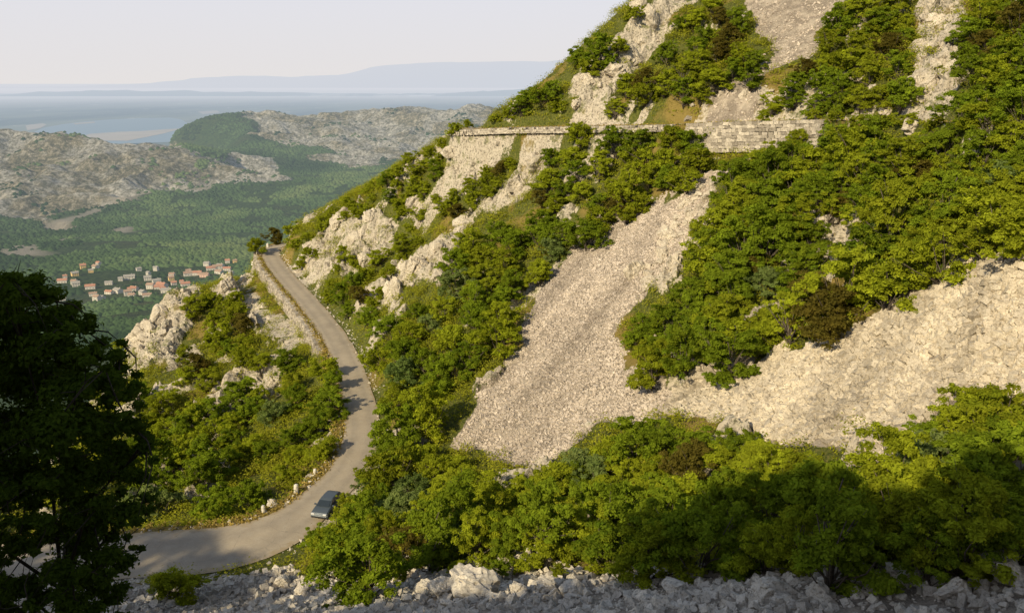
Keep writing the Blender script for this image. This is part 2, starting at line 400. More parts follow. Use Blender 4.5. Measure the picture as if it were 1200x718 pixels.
# ------------------------------------------------------------------ roads
def roadmat():
    m, nt, out = newmat('asphalt'); g = geo(nt)
    n1 = noise(nt, .35, g, 5); n2 = noise(nt, 9, g, 6, .8); e = attr(nt, 'edge')
    c = ramp(nt, n1, [(.3, (.34, .285, .21)), (.7, (.45, .375, .27))])
    c = mixc(nt, ramp(nt, n2, [(.3, .35), (.6, 0.)]), c, (.13, .115, .10))
    c = mixc(nt, ramp(nt, math_(nt, 'ADD', e, math_(nt, 'MULTIPLY', math_(nt, 'SUBTRACT', noise(nt, 1.2, g), .5), 1.)), [(.80, 0.), (.95, .8)]), c, (.31, .24, .14))
    trk = attr(nt, 'track'); c = mixc(nt, math_(nt, 'MULTIPLY', trk, .3), c, (.17, .15, .125))
    wv = voro(nt, .35, g, 'DISTANCE_TO_EDGE'); c = mixc(nt, ramp(nt, math_(nt, 'ADD', wv.outputs[0], math_(nt, 'MULTIPLY', noise(nt, 2., g), .05)), [(.022, .45), (.034, 0.)]), c, (.16, .14, .115)); c = mixc(nt, ramp(nt, noise(nt, 1.1, g, 6, .8), [(.45, 0.), (.7, .3)]), c, (.46, .41, .33))
    finish(nt, out, c, .9, bump(nt, n2, .3, .03)); return m
M_ROAD = roadmat()
def road(name, line, W):
    d = np.gradient(line[:, :2], axis=0); d /= np.linalg.norm(d, axis=1)[:, None]; nrm = np.c_[-d[:, 1], d[:, 0]]
    us = np.linspace(-1, 1, 13); V = []; E = []; T = []
    for i in range(len(line)):
        for k, u in enumerate(us):
            w = W[i]/2+(.18*(vnoise(np.array(i*.5), np.array(u*7)) - .5) if abs(u) == 1 else 0)
            V.append([line[i, 0]+nrm[i, 0]*u*w, line[i, 1]+nrm[i, 1]*u*w, line[i, 2]+.03*(1-u*u)]); E.append(abs(u)); T.append(math.exp(-((abs(u)-.45)/.16)**2))
    n = len(us); ii = np.arange(len(line)-1)[:, None]*n+np.arange(n-1)[None]
    q = np.stack([ii, ii+1, ii+n+1, ii+n], -1).reshape(-1, 4)[:, ::-1]
    me = mesh_np(name, V, q, M_ROAD, True, dict(edge=E, track=T))
    tag(link(name, me), kind='structure'); return nrm
nL = road('mountain_road', low_line, W_LOW)
nU = road('upper_road', up_line, W_UP)

# dry stone retaining walls, every stone laid
def drystone(line, nrm, W, side, sel, hfun, topoff, name, label, sz=(.55, .32)):
    V = []; Fs = []; T = []; n0 = 0
    seg = [i for i in range(len(line)-1) if sel(i)]
    cum = 0
    box = np.array([[x, y, z] for x in (-.5, .5) for y in (-.5, .5) for z in (-.5, .5)])
    fc = np.array([(0, 1, 3, 2), (4, 6, 7, 5), (0, 4, 5, 1), (2, 3, 7, 6), (0, 2, 6, 4), (1, 5, 7, 3)])
    i0, i1 = seg[0], seg[-1]+1
    S = np.r_[0, np.cumsum(np.linalg.norm(np.diff(line[i0:i1+1, :2], axis=0), axis=1))]
    off = (W[i0:i1+1]/2+.98)*side; Q = line[i0:i1+1].copy(); Q[:, :2] += nrm[i0:i1+1]*off[:, None]
    H = np.array([hfun(i) for i in range(i0, i1+1)])
    hmax = H.max()+topoff; r = 0; z = topoff
    while z > -H.max():
        hh = sz[1]*random.uniform(.75, 1.25); s = random.uniform(0, .4)
        while s < S[-1]:
            ln = sz[0]*random.uniform(.5, 1.6)
            sm = s+ln/2; c = np.array([np.interp(sm, S, Q[:, k]) for k in range(3)])
            if -(z-hh) > np.interp(sm, S, H)+.3: s += ln; continue
            if r == 0 and random.random() < .12: s += ln; continue
            i = min(np.searchsorted(S, sm), len(S)-1)+i0; nn = nrm[min(i, len(nrm)-1)]; t = np.array([nn[1], -nn[0]])
            batter = (topoff-z)*.18*side
            b = box*np.array([ln*.94, 1.0*random.uniform(.9, 1.08), hh*.93])+RNG.normal(0, .028, (8, 3))
            w = np.empty((8, 3)); w[:, 0] = c[0]+b[:, 0]*t[0]+(b[:, 1]+batter)*nn[0]; w[:, 1] = c[1]+b[:, 0]*t[1]+(b[:, 1]+batter)*nn[1]; w[:, 2] = c[2]+z-hh/2+b[:, 2]
            V.append(w); Fs.append(fc+n0); n0 += 8; T += [random.random()]*8; s += ln
        z -= hh; r += 1
    me = mesh_np(name, np.concatenate(V), np.concatenate(Fs), M_WALL, False, dict(tint=T))
    return tag(link(name, me), label, 'wall')
M_WALL = rockmat('wall_stone', (.46, .41, .33), (.64, .58, .48), (.18, .15, .11))
lpx, lpy = proj(low_line[:, 0], low_line[:, 1], low_line[:, 2]); upx, upy = proj(up_line[:, 0], up_line[:, 1], up_line[:, 2])
drystone(low_line, nL, W_LOW, 1, lambda i: lpy[i] < 412 and lpy[i] > 289 and i < len(low_line)-28, lambda i: 2.3, .04, 'retaining_wall', 'low pale dry stone wall holding the outer edge of the lower road bend')
drystone(up_line, nU, W_UP, -1, lambda i: 545 < upx[i] < 800 and up_line[i, 1] < 153.5, lambda i: .75, .02, 'retaining_wall', 'long thin pale stone wall under the upper road at the spur')
drystone(up_line, nU, W_UP, -1, lambda i: 808 < upx[i] < 985, lambda i: 3.5, .12, 'retaining_wall', 'tall coarse stone block wall under the upper road above the big thicket', (.7, .42))

# ------------------------------------------------------------------ scree stones
ico = np.array([[x, y, z] for x in (-.5, .5) for y in (-.5, .5) for z in (-.5, .5)]+[[.54, 0, 0], [-.54, 0, 0], [0, .54, 0], [0, -.54, 0], [0, 0, .53], [0, 0, -.53]])
quads6 = [((4, 6, 7, 5), 8), ((0, 1, 3, 2), 9), ((2, 3, 7, 6), 10), ((0, 4, 5, 1), 11), ((1, 5, 7, 3), 12), ((0, 2, 6, 4), 13)]
tri24 = np.array([(q[k], q[(k+1) % 4], c) for q, c in quads6 for k in range(4)])
def rotm(n, flat=.5):
    a = RNG.uniform(0, 2*np.pi, n); b = RNG.normal(0, flat, n); c = RNG.normal(0, flat, n)
    ca, sa, cb, sb, cc, sc = np.cos(a), np.sin(a), np.cos(b), np.sin(b), np.cos(c), np.sin(c); z = np.zeros(n); o = np.ones(n)
    Rz = np.stack([np.stack([ca, -sa, z], -1), np.stack([sa, ca, z], -1), np.stack([z, z, o], -1)], 1)
    Ry = np.stack([np.stack([cb, z, sb], -1), np.stack([z, o, z], -1), np.stack([-sb, z, cb], -1)], 1)
    Rx = np.stack([np.stack([o, z, z], -1), np.stack([z, cc, -sc], -1), np.stack([z, sc, cc], -1)], 1)
    return Rx @ Ry @ Rz
def stones(name, pts, size, mat, label, cat, flat=.6):
    n = len(pts)
    s = size[:, None]*RNG.uniform([.8, .6, .35], [1.3, 1.0, .8], (n, 3))
    V = ico[None]*RNG.uniform(.84, 1.14, (n, 14, 3))*s[:, None, :]
    V = np.einsum('nij,nkj->nki', rotm(n, flat), V)+pts[:, None, :]
    Fc = tri24[None]+14*np.arange(n)[:, None, None]
    a_ = pts[:, 0]*.64+pts[:, 1]*.77; b_ = pts[:, 0]*.77-pts[:, 1]*.64
    T = np.repeat(np.clip(.15+.4*RNG.random(n)+1.6*(fbm(a_/14, b_/2.2, 4, 7)-.35)*.75, 0, 1), 14)
    me = mesh_np(name, V.reshape(-1, 3), Fc.reshape(-1, 3), mat, False, dict(tint=T))
    o = link(name, me); tag(o, label, cat, kind='stuff'); return o
def sample_px(poly, n, ymin=0, jit=8):
    """world points on the terrain whose place in the view falls in poly, even per ground area"""
    xs, ys = [], []; res = []
    sel = inpoly(poly, PXg+jx*.4+jx2*.8, PYg+jy*.4+jy2*.8) & (GY > ymin)
    jj, ii = np.nonzero(sel)
    if len(jj) == 0: return np.zeros((0, 3))
    k = RNG.integers(0, len(jj), n)
    x = gx[ii[k]]+RNG.uniform(0, ST, n); y = gy[jj[k]]+RNG.uniform(0, ST, n)
    return np.c_[x, y, hz(x, y)]
def offroad(p, mL=.3, mU=.3):
    dl = bil(dL-wL, X0, Y0, ST, p[:, 0], p[:, 1]); du = bil(dU-wU, X0, Y0, ST, p[:, 0], p[:, 1])
    return (dl > mL) & (du > mU)
def scatter(name, poly, n, smin, smax, pw, label, ymin=0, mat=M_STONE, flat=.5):
    p = sample_px(poly, n, ymin); p = p[offroad(p)]
    s = smin+(smax-smin)*RNG.random(len(p))**pw
    p[:, 2] += s*.08
    return stones(name, p, s, mat, label, 'scree', flat)
scatter('scree_stones', SCREE_MID, 34000, .08, .34, 3.2, 'pale chute of small scree stones in the middle of the slope', 60)
scatter('scree_stones', SCREE_RIGHT, 20000, .12, .80, 2.6, 'broad field of coarse slabby scree on the right', 36, M_STONER, flat=.5)
scatter('scree_stones', SCREE_TOP, 8000, .10, .42, 4., 'narrow scree chute high above the upper road', 90)
scatter('scree_stones', SCREE_FORE, 24000, .09, .62, 3.2, 'shaded grey scree along the bottom edge of the view', 26, M_STONEB, .6)
pr = np.concatenate([sample_px([(x, y) for x, y in r], 130, 60) for r in ROCKS]); pr = pr[offroad(pr, .8, .8)]
stones('rock_rubble', pr, .2+.9*RNG.random(len(pr))**3, M_ROCK, 'loose limestone rubble lying among the outcrops', 'rubble', .5)
# rubble along the near road edge
sh = []
for i in range(len(low_line)):
    if lpy[i] > 420 or lpx[i] < 420:
        for s_ in (1, -1):
            for k in range(5):
                w = W_LOW[i]/2+abs(random.gauss(.45, .35)); q = low_line[i, :2]+nL[i]*s_*w+RNG.normal(0, .3, 2); sh.append([q[0], q[1], hz(q[0], q[1])])
sh = np.array(sh); stones('roadside_stones', sh, .08+.32*RNG.random(len(sh))**3, M_STONEB, 'loose pale stones strewn along both edges of the lower road', 'stones')

# ------------------------------------------------------------------ boulders and crags
def crag_mesh(name, sc, seed, sub=4, blocky=.30, mat=None):
    rng = np.random.default_rng(seed)
    import bmesh
    bm = bmesh.new(); bmesh.ops.create_icosphere(bm, subdivisions=sub, radius=1.)
    V = np.array([v.co[:] for v in bm.verts]); Fs = np.array([[v.index for v in f.verts] for f in bm.faces]); bm.free()
    # planar cuts give fractured faces
    for k in range(26):
        n = rng.normal(size=3); n /= np.linalg.norm(n); d = rng.uniform(.5, .95)
        t = V @ n-d; V = V-np.where(t > 0, t, 0)[:, None]*n*.92
    if blocky:
        f1, f2, r = cell(V[:, 0]*2.3+V[:, 2]*.9+seed, V[:, 1]*2.3+V[:, 2]*1.7, seed)
        V = V*(1+blocky*(r-.5)-.12*(1-sstep(0, .2, f2-f1)))[:, None]
        V = V*(1+.13*(vnoise(V[:, 0]*6+V[:, 2]*5+seed, V[:, 1]*6-V[:, 2]*4, seed)-.5))[:, None]
    V = V*np.array(sc)
    return mesh_np(name, V, Fs, mat or M_ROCK, False, dict(tint=np.full(len(V), .5+.3*rng.random())))
def surf(px, py, h=0., dmin=28):
    """first point along the view ray that is h above the ground"""
    d = ray(px, py); d = d/d[1]; D = np.arange(dmin, 212, .25)
    x, y, z = d[0]*D, D, d[2]*D; g = hz(x, y)+h
    k = np.nonzero(z < g)[0]
    if len(k) == 0:          # a skyline spot: the ground that comes closest under the ray
        if len(D) == 0: return None
        gap = z-g; k = int(np.argmin(gap))
        if gap[k] > 4.5: return None
        return np.array([x[k], y[k], g[k]-h])
    k = k[0]; return np.array([x[k], y[k], g[k]-h])
CRAGS = [ # px, py, half size (m), label
 (172,392,(5.2,3.5,5.2),'tall white limestone crag standing at the far left end of the spur'),
 (192,368,(3.4,2.6,2.6),'smaller white rock leaning on the back of the left crag'),
 (268,334,(3.4,2.,1.9),'pale rock cluster just left of the road bend'),
 (283,340,(1.8,1.6,1.3),'low pale rock below the roadside wall at the bend'),
 (462,345,(2.6,2.,4.2),'cream rock slab at the lower left foot of the central outcrop'),
 (487,318,(3.2,2.2,3.4),'cream bulging rock in the lower part of the central outcrop'),
 (516,320,(2.4,1.8,2.2),'smooth pale block at the right foot of the central outcrop'),
 (515,290,(3.,2.2,2.4),'cream rock in the middle of the central outcrop'),
 (545,263,(3.,2.2,2.2),'cream rock in the upper part of the central outcrop'),
 (605,218,(3.,2.4,2.6),'grey ribbed rock above the central outcrop'),
 (632,192,(2.8,2.4,2.6),'grey ribbed rock just under the spur wall'),
 (528,178,(2.,1.6,1.5),'bright white block beside the left end of the upper road'),
 (395,262,(2.4,2.,1.8),'pale rock on the skyline above the road bend'),
 (425,278,(3.4,2.4,2.6),'pale cracked rock face left of the central slope'),
 (350,318,(1.8,1.5,1.5),'white rock beside the inner edge of the road bend'),
 (690,95,(2.6,2.,2.),'pale rock on the skyline ridge above the spur'),
 (735,60,(3.,2.4,3.),'pale slanting rock rib on the upper skyline'),
 (722,85,(3.,2.4,2.),'long grey rock ledge under the upper skyline'),
 (762,22,(3.,2.2,3.),'grey rock at the very top of the skyline'),
 (1085,100,(2.8,2.,3.2),'cream cliff face above the upper road at the right'),
 (1110,70,(2.4,2.,2.6),'stepped rock beside the cream cliff face'),
 (1095,30,(2.6,2.,2.4),'pale rock ledge high above the cream cliff'),
 (1070,148,(1.7,1.3,1.3),'pale leaning block poking through the bushes by the upper road'),
 (1040,128,(1.2,1.,.9),'small pale block on the upper road bank'),
 (1078,112,(1.2,1.,1.),'yellowish rock at the foot of the cream cliff'),
 (1005,262,(1.4,1.,1.4),'small bright rock showing in the big thicket'),
 (1192,385,(.9,.7,.7),'pale squared block at the right edge of the coarse scree'),
 (215,545,(2.,1.6,1.1),'pale rock beside the bare patch below the road'),
 (270,420,(2.6,1.8,1.5),'pale ledge between the bushes below the wall'),
 (320,440,(2.2,1.6,1.5),'pale ledge below the lower end of the roadside wall'),
 (255,455,(2.,1.4,1.3),'broken pale rock in the middle of the left bushes'),
 (240,500,(1.6,1.2,1.),'broken pale rock above the bare patch'),
]
for k, (px, py, sc, lb) in enumerate(CRAGS):
    p = surf(px, py)
    if p is None: continue
    o = link('rock_outcrop', crag_mesh('rock_outcrop', sc, 100+k, 5 if sc[0] > 3 else 4), None, p-np.array([0, 0, sc[2]*.25]))
    o.rotation_euler = (RNG.normal(0, .15), RNG.normal(0, .15), RNG.uniform(0, 6.28))
    tag(o, lb, 'rock')
AREAS = ['in the central outcrop', 'on the rock face above the road bend', 'on the rock face under the spur wall', 'on the skyline rib', 'on the cream cliff', 'on the far left crag', 'on the rocks left of the roadside wall', 'among the bushes below the lower road', 'at the head of the middle scree', 'on the bank of the upper road', None, None]
def auto_crags():
    k = 900
    for r_, nm in zip(ROCKS, AREAS):
        if nm is None: continue
        pts = sample_px(r_, 60, 60); pts = pts[offroad(pts, 2.2, 2.2)]; keep = []
        for p in pts:
            if all(np.linalg.norm(p-q) > 3.2 for q in keep): keep.append(p)
        keep = keep[:11]; keep.sort(key=lambda p: float(proj(*p)[0]))
        for j, p in enumerate(keep):
            a = random.uniform(1.1, 2.5); sc = (a, a*random.uniform(.55, .8), a*random.uniform(.6, 1.1))
            o = link('rock_outcrop', crag_mesh('rock_outcrop', sc, k, 4), None, p-np.array([0, 0, sc[2]*.3])); k += 1
            o.rotation_euler = (random.gauss(0, .25), random.gauss(.1, .25), random.uniform(0, 6.28))
            tag(o, f"pale cracked limestone ledge {nm}, "+(f"{['second','third','fourth','fifth','sixth','seventh','eighth','ninth','tenth','eleventh'][j-1]} from the left" if j else 'leftmost'), 'rock', 'limestone ledges on the mountainside')
auto_crags()
BOULD = [(553,686,1.75,'large cream boulder, biggest on the lower scree edge'),(519,690,1.15,'squared boulder just left of the largest one'),(640,686,.9,'small cream boulder right of the largest one'),
 (672,690,.9,'grey boulder at the edge of the shade line'),(608,690,.7,'pale boulder hidden at the foot of the thicket'),(497,690,.8,'round pale boulder left of the squared boulder'),
 (356,690,.95,'pale boulder on the gravel bank right of the road'),(333,680,.75,'small pale boulder close to the road edge'),(325,671,.6,'low flat boulder nearest the road'),(425,694,.7,'small boulder midway along the sunlit gravel bank'),
 (320,589,.75,'round white boulder on the outer verge of the road'),(478,655,.5,'small white stone among the bushes on the bank'),(690,497,.55,'white stone at the lower edge of the middle scree'),
 (905,689,.9,'long squared grey block in the shade at the bottom'),(1055,676,.9,'pointed grey boulder in the shade at the bottom right'),(1180,672,.95,'grey boulder nearest the bottom right corner'),(960,694,.7,'dark grey block right of the long squared block'),
 (1120,690,.8,'grey boulder lying on the shaded scree by the thicket'),(790,690,.8,'pale grey boulder in half shade below the thicket'),(383,694,.6,'small pale boulder beside the bushes on the bank')]
for k, (px, py, r_, lb) in enumerate(BOULD):
    p = surf(px, py, r_*.4)
    if p is None: continue
    o = link('boulder', crag_mesh('boulder', (r_*1.15, r_*.95, r_*.75), 340+k, 4, .16, M_STONEB), None, p+np.array([0, 0, r_*.35]))
    o.rotation_euler = (RNG.normal(0, .3), RNG.normal(0, .3), RNG.uniform(0, 6.28)); tag(o, lb, 'boulder')

# ------------------------------------------------------------------ guard stones
def guard(px, py, h, w, label, z=None):
    p = surf(px, py)
    if p is None: print('no guard', px, py); return
    mb = MB()
    prof = [(w*.62, 0), (w*.6, h*.15), (w*.5, h*.2), (w*.46, h*.85), (w*.36, h*.96), (w*.12, h)]
    n = 10; V = [[r*math.cos(2*math.pi*j/n), r*math.sin(2*math.pi*j/n), zz-.15] for r, zz in prof for j in range(n)]
    Fs = [(i*n+j, i*n+(j+1) % n, (i+1)*n+(j+1) % n, (i+1)*n+j) for i in range(len(prof)-1) for j in range(n)]+[tuple((len(prof)-1)*n+j for j in range(n))]
    mb.add(V, Fs); o = link('guard_stone', mb.mesh('guard_stone', M_GUARD), None, p); o.rotation_euler = (random.gauss(0, .04), random.gauss(0, .04), 0)
    tag(o, label, 'bollard', 'guard stones on the outer verge')
def gmat():
    m, nt, out = newmat('guard_stone'); n = noise(nt, 8, geo(nt), 6)
    finish(nt, out, ramp(nt, n, [(.3, (.48, .44, .36)), (.6, (.70, .66, .57))]), .9, bump(nt, n, .5, .03)); return m
M_GUARD = gmat()
guard(347, 578, 1.15, .5, 'white guard stone at the sunlit verge, upright beside the road')
guard(309, 600, .9, .4, 'short weathered guard stone left of the round white boulder')
guard(369, 556, .8, .4, 'small guard stone up the verge near the first tree shadow')
guard(302, 299, 1.1, .6, 'guard stone at the apex of the far road bend')
guard(296, 306, .9, .6, 'guard stone left of the far road bend apex')
guard(314, 290, 1.1, .6, 'guard stone farthest away where the road vanishes')

# ------------------------------------------------------------------ plants
def leaves(centres, normals, size, rng, tint):
    """rhombic leaf clumps: 4-vertex faces, slightly folded"""
    n = len(centres)
    a = rng.normal(size=(n, 3)); a -= (a*normals).sum(1)[:, None]*normals*.8; a /= np.linalg.norm(a, axis=1)[:, None]
    b = np.cross(normals, a); b /= np.linalg.norm(b, axis=1)[:, None]+1e-9
    s = size*rng.uniform(.6, 1.4, n)[:, None]
    V = np.stack([centres-a*s, centres-b*s*.5+normals*s*.15, centres+a*s*1.0, centres+b*s*.5+normals*s*.15], 1).reshape(-1, 3)
    Fc = np.arange(4*n).reshape(-1, 4)
    return V, Fc, np.repeat(tint, 4)
def lumps_crown(lumps, nleaf, size, rng, up=.35, shell=.55):
    """lumps: (k,4) centre + radius. leaves lie in the outer shell of every lump"""
    k = len(lumps); w = lumps[:, 3]**2; pick = rng.choice(k, nleaf, p=w/w.sum())
    d = rng.normal(size=(nleaf, 3)); d /= np.linalg.norm(d, axis=1)[:, None]; d[:, 2] = np.where(d[:, 2] < -.5, -d[:, 2], d[:, 2])
    r = (shell+(1-shell)*rng.random(nleaf)**.6)*lumps[pick, 3]
    ns = .75+.75*rng.random(nleaf)**3
    c = lumps[pick, :3]+d*(r*ns)[:, None]*np.array([1.15, 1.15, .72])
    nr = d*.9+rng.normal(0, .5, (nleaf, 3))+np.array([-.12, -.18, up+.15]); nr /= np.linalg.norm(nr, axis=1)[:, None]
    lt = rng.random(k)
    tint = np.clip(.15+.5*lt[pick]+.35*rng.random(nleaf)+.15*d[:, 2], 0, 1)
    return leaves(c, nr, size, rng, tint)
def make_plant(kind, seed, tall, nleaf=5200, size=.13, sparse=0., n_l=130):
    """unit plant: crown half-width about 1.0 at 2.2 m real: mesh built at real size 2.2"""
    rng = np.random.default_rng(seed); RW = 2.2; H = 3.5 if not tall else 4.7
    L = []; nb = rng.integers(6, 10)
    for b_ in range(nb):
        t = (b_+.5)/nb; ang = b_*2.4+rng.normal(0, .5)
        bz = H*((.12 if not tall else .10)+(.64 if not tall else .68)*t**.9); br = RW*math.sqrt(max(.08, 1-(1.02*t-.05)**2))*rng.uniform(.35, .85)
        bx_, by_ = br*math.cos(ang), br*math.sin(ang); bs = RW*rng.uniform(.30, .52)
        for k in range(n_l//nb):
            d = rng.normal(size=3); d /= np.linalg.norm(d); q = bs*rng.random()**.5
            L.append([bx_+d[0]*q*1.35, by_+d[1]*q*1.35, max(.25, bz+d[2]*q*.8), rng.uniform(.16, .42)*(1.1-.35*q/bs)])
    L = np.array(L)
    Vl, Fl, T = lumps_crown(L, int(nleaf*(1-.5*sparse)), size, rng)
    crown = mesh_np('crown', Vl, Fl, M_LEAF[kind], False, dict(tint=T))
    mb = MB(); ns = 1 if tall else rng.integers(3, 5)
    bases = [np.array([rng.normal(0, .18), rng.normal(0, .18), -.5]) for _ in range(ns)]
    for j, l in enumerate(L[::6 if tall else 5]):
        b = bases[j % ns]; m1 = b+np.array([l[0]*.15, l[1]*.15, l[2]*.35+.3]); m2 = b+np.array([l[0]*.55, l[1]*.55, l[2]*.72+.2])+rng.normal(0, .12, 3)
        r0 = .065 if tall else .04
        mb.tube([b, m1, m2, l[:3]], [r0*(1.4 if j < ns else .8), r0*.8, r0*.45, .012], 5)
        if j % 2 == 0:
            e = l[:3]+np.array([l[0], l[1], 1.2])*.22; mb.tube([m2, e], [r0*.3, .008], 3)
    trunk = mb.mesh('trunk' if tall else 'stems', M_BARK, True)
    return crown, trunk
PROTO = {}
sd = 11
for kind, nv in (('lime', 4), ('green', 4), ('silver', 2), ('rust', 2)):
    for tall in (False, True):
        if tall and kind in ('silver', 'rust'): continue
        for v in range(nv if not tall else 3):
            PROTO.setdefault((kind, tall), []).append(make_plant(kind, sd, tall, 15000 if tall else 12500, .088, .3 if kind == 'rust' else 0.)); sd += 1
ORD = ['first','second','third','fourth','fifth','sixth','seventh','eighth','ninth','tenth','eleventh','twelfth','thirteenth','fourteenth','fifteenth','sixteenth','seventeenth','eighteenth','nineteenth']
TENS = {20: 'twent', 30: 'thirt', 40: 'fort', 50: 'fift', 60: 'sixt', 70: 'sevent', 80: 'eight'}
def ordw(n):
    if n < 20: return ORD[n-1]
    t = n//10*10
    return TENS[t]+'ieth' if n == t else TENS[t]+'y-'+ORD[n-t-1]
LOOK = {'lime': ['yellow green', 'feathery'], 'green': ['deep green', 'dense'], 'silver': ['silvery green', 'pale leaved'], 'rust': ['rusty olive', 'thin twiggy']}
plants = []   # (region, px, py, r, pos, kind, tall)
placed = []
def add_plant(region, px, py, r, kind, tall=False, dmin=28, force=False):
    H = r/2.2*(4.7 if tall else 3.5)
    p = surf(px, py, H*.55, dmin)
    if p is None: return False
    if force != 2 and not offroad(p[None], r*.35 if not force else .0, .6 if not force else 0)[0]: return False
    r = r*1.0; rp = r*F/np.linalg.norm(p)
    plants.append([region, px, py, r, p, kind, tall, rp]); placed.append((px, py, rp)); return True
def fill(region, poly, rmin, rmax, n, mix, sp=.62, tries=4000, tallp=.3):
    xs = [p[0] for p in poly]; ys = [p[1] for p in poly]; c = 0
    for _ in range(tries):
        if c >= n: break
        px = random.uniform(min(xs), max(xs)); py = random.uniform(min(ys), max(ys))
        if not inpoly(poly, [px], [py])[0]: continue
        r = random.uniform(rmin, rmax); s = surf(px, py, r)
        if s is None: continue
        rp = r*F/np.linalg.norm(s)
        if any((px-a)**2+((py-b)*1.25)**2 < (sp*(rp+q))**2 for a, b, q in placed): continue
        kind = random.choices(list(mix), list(mix.values()))[0]
        if add_plant(region, px, py, r, kind, (random.random() < tallp and r > 1.6 and kind in ('lime', 'green'))): c += 1
MIX = dict(lime=5, green=4, silver=.5, rust=.5)
# skyline and landmark bushes first
for a in [('on the skyline ridge', 700, 57, 3.0, 'green', True), ('on the skyline ridge', 676, 66, 2.4, 'green', False), ('on the skyline ridge', 722, 52, 2.3, 'lime', False), ('on the skyline ridge', 742, 22, 1.8, 'green', False),
          ('on the skyline ridge', 634, 108, 2.8, 'green', False), ('on the skyline ridge', 612, 122, 2.4, 'green', False), ('on the skyline ridge', 655, 122, 1.7, 'lime', False), ('on the skyline ridge', 752, 10, 1., 'green', False),
          ('on the skyline ridge', 533, 152, 1.7, 'green', False), ('on the skyline ridge', 548, 143, 1.2, 'lime', False), ('on the skyline ridge', 505, 178, 1.6, 'lime', False), ('on the skyline ridge', 482, 190, 1.9, 'lime', False),
          ('on the skyline ridge', 455, 208, 2., 'green', False), ('on the skyline ridge', 430, 222, 2., 'lime', False), ('on the skyline ridge', 405, 236, 1.9, 'green', False), ('on the skyline ridge', 380, 256, 1.5, 'lime', False),
          ('on the skyline ridge', 690, 80, 2.2, 'lime', False), ('on the skyline ridge', 715, 75, 2., 'green', False), ('on the skyline ridge', 620, 112, 2.2, 'green', False), ('on the skyline ridge', 648, 104, 2.2, 'green', False), ('on the skyline ridge', 596, 132, 1.5, 'lime', False), ('on the skyline ridge', 580, 138, 1.2, 'green', False),
          ('on the skyline ridge', 518, 168, 1.6, 'green', False), ('on the skyline ridge', 468, 200, 1.9, 'green', False), ('on the skyline ridge', 442, 216, 1.9, 'lime', False), ('on the skyline ridge', 392, 247, 1.7, 'lime', False), ('on the skyline ridge', 417, 240, 1.7, 'lime', False),
          ('beside the far road bend', 345, 284, 2.2, 'lime', False), ('beside the far road bend', 362, 296, 2., 'green', False), ('beside the far road bend', 300, 277, 2.6, 'lime', False), ('beside the far road bend', 322, 270, 2.6, 'rust', False), ('beside the far road bend', 343, 268, 2.2, 'lime', False),
          ('beside the far road bend', 288, 283, 2.0, 'rust', False), ('beside the far road bend', 352, 310, 1.5, 'lime', False)]:
    add_plant(a[0], a[1], a[2], a[3], a[4], a[5], 28, True)
add_plant('standing alone on the dark scree by the road', 200, 680, 2.1, 'lime', False, 40, True)
for a in [(905,275,3.6,'green'),(860,305,3.2,'green'),(818,335,2.6,'green'),(775,400,1.8,'green'),(745,395,1.5,'green'),(860,385,2.4,'lime'),(900,230,3.2,'green'),(950,300,2.6,'green'),(880,200,2.8,'green')]:
    add_plant('in the right thicket', a[0], a[1], a[2], a[3], a[2] > 3, 28)
for a in [(560,300,3.2,'lime'),(600,280,3.,'green'),(530,395,3.2,'lime'),(480,390,3.,'lime'),(560,370,2.8,'green'),(470,460,2.8,'lime'),(510,450,2.6,'green'),(600,330,2.2,'green')]:
    add_plant('in the grove by the scree', a[0], a[1], a[2], a[3], False, 28)
placed += [(978, 285, 46), (1064, 156, 24), (1180, 150, 18), (905, 345, 18)]
fill('in the gully thicket', [(365,600),(385,592),(425,600),(432,560),(470,515),(520,535),(600,572),(660,535),(740,512),(860,512),(930,540),(1000,558),(1070,535),(1130,490),(1210,462),(1210,630),(1000,642),(880,646),(820,628),(700,640),(560,638),(480,641),(405,652),(368,632)],
     1.7, 3.1, 96, dict(lime=7, green=3.5, silver=.8, rust=.25), .47, 16000, .3)
add_plant('in the gully thicket', 401, 605, 1.9, 'lime', False, 28, 2); add_plant('in the gully thicket', 407, 588, 1.2, 'lime', False, 28, 2); add_plant('in the gully thicket', 388, 632, 2.0, 'lime', False, 28, 2); add_plant('in the gully thicket', 424, 636, 1.8, 'lime', False, 28, True)
fill('in the grove by the scree', [(425,530),(425,450),(450,385),(475,358),(520,350),(530,290),(560,265),(640,245),(665,265),(650,300),(612,345),(585,395),(545,440),(515,480),(490,515)],
     2.0, 3.4, 28, dict(lime=5, green=4, silver=.6), .48, 9000)
fill('on the slope below the spur wall', [(640,175),(690,150),(760,148),(815,155),(830,185),(800,215),(750,245),(700,270),(670,280),(640,245),(625,210)],
     1.9, 3.2, 28, dict(lime=4, green=4, silver=.3, rust=1.2), .48, 9000)
fill('in the right thicket', [(862,190),(900,172),(985,152),(1210,165),(1210,265),(1130,280),(1075,318),(1010,347),(940,378),(870,408),(800,425),(758,418),(748,388),(800,345),(828,290),(840,240)],
     2.0, 3.7, 78, dict(lime=4, green=5, silver=.4, rust=.6), .46, 16000, .4)
fill('on the bank above the upper road', [(765,80),(800,20),(820,0),(865,0),(880,30),(900,55),(880,90),(830,125),(770,115),(750,130),(700,128),(720,105)], 1.7, 2.9, 26, dict(lime=5, green=3, rust=1), .48, 9000)
fill('on the high bank right of the top chute', [(925,95),(975,30),(990,0),(1065,0),(1070,50),(1060,110),(1000,125),(930,128),(880,128),(900,115)], 1.7, 3.1, 28, dict(lime=5, green=4, rust=1), .52, 9000)
fill('above the cream cliff', [(1125,110),(1135,50),(1140,0),(1210,0),(1210,135),(1100,140)], 1.7, 2.9, 20, dict(lime=4, green=4, rust=1.6), .48, 9000)
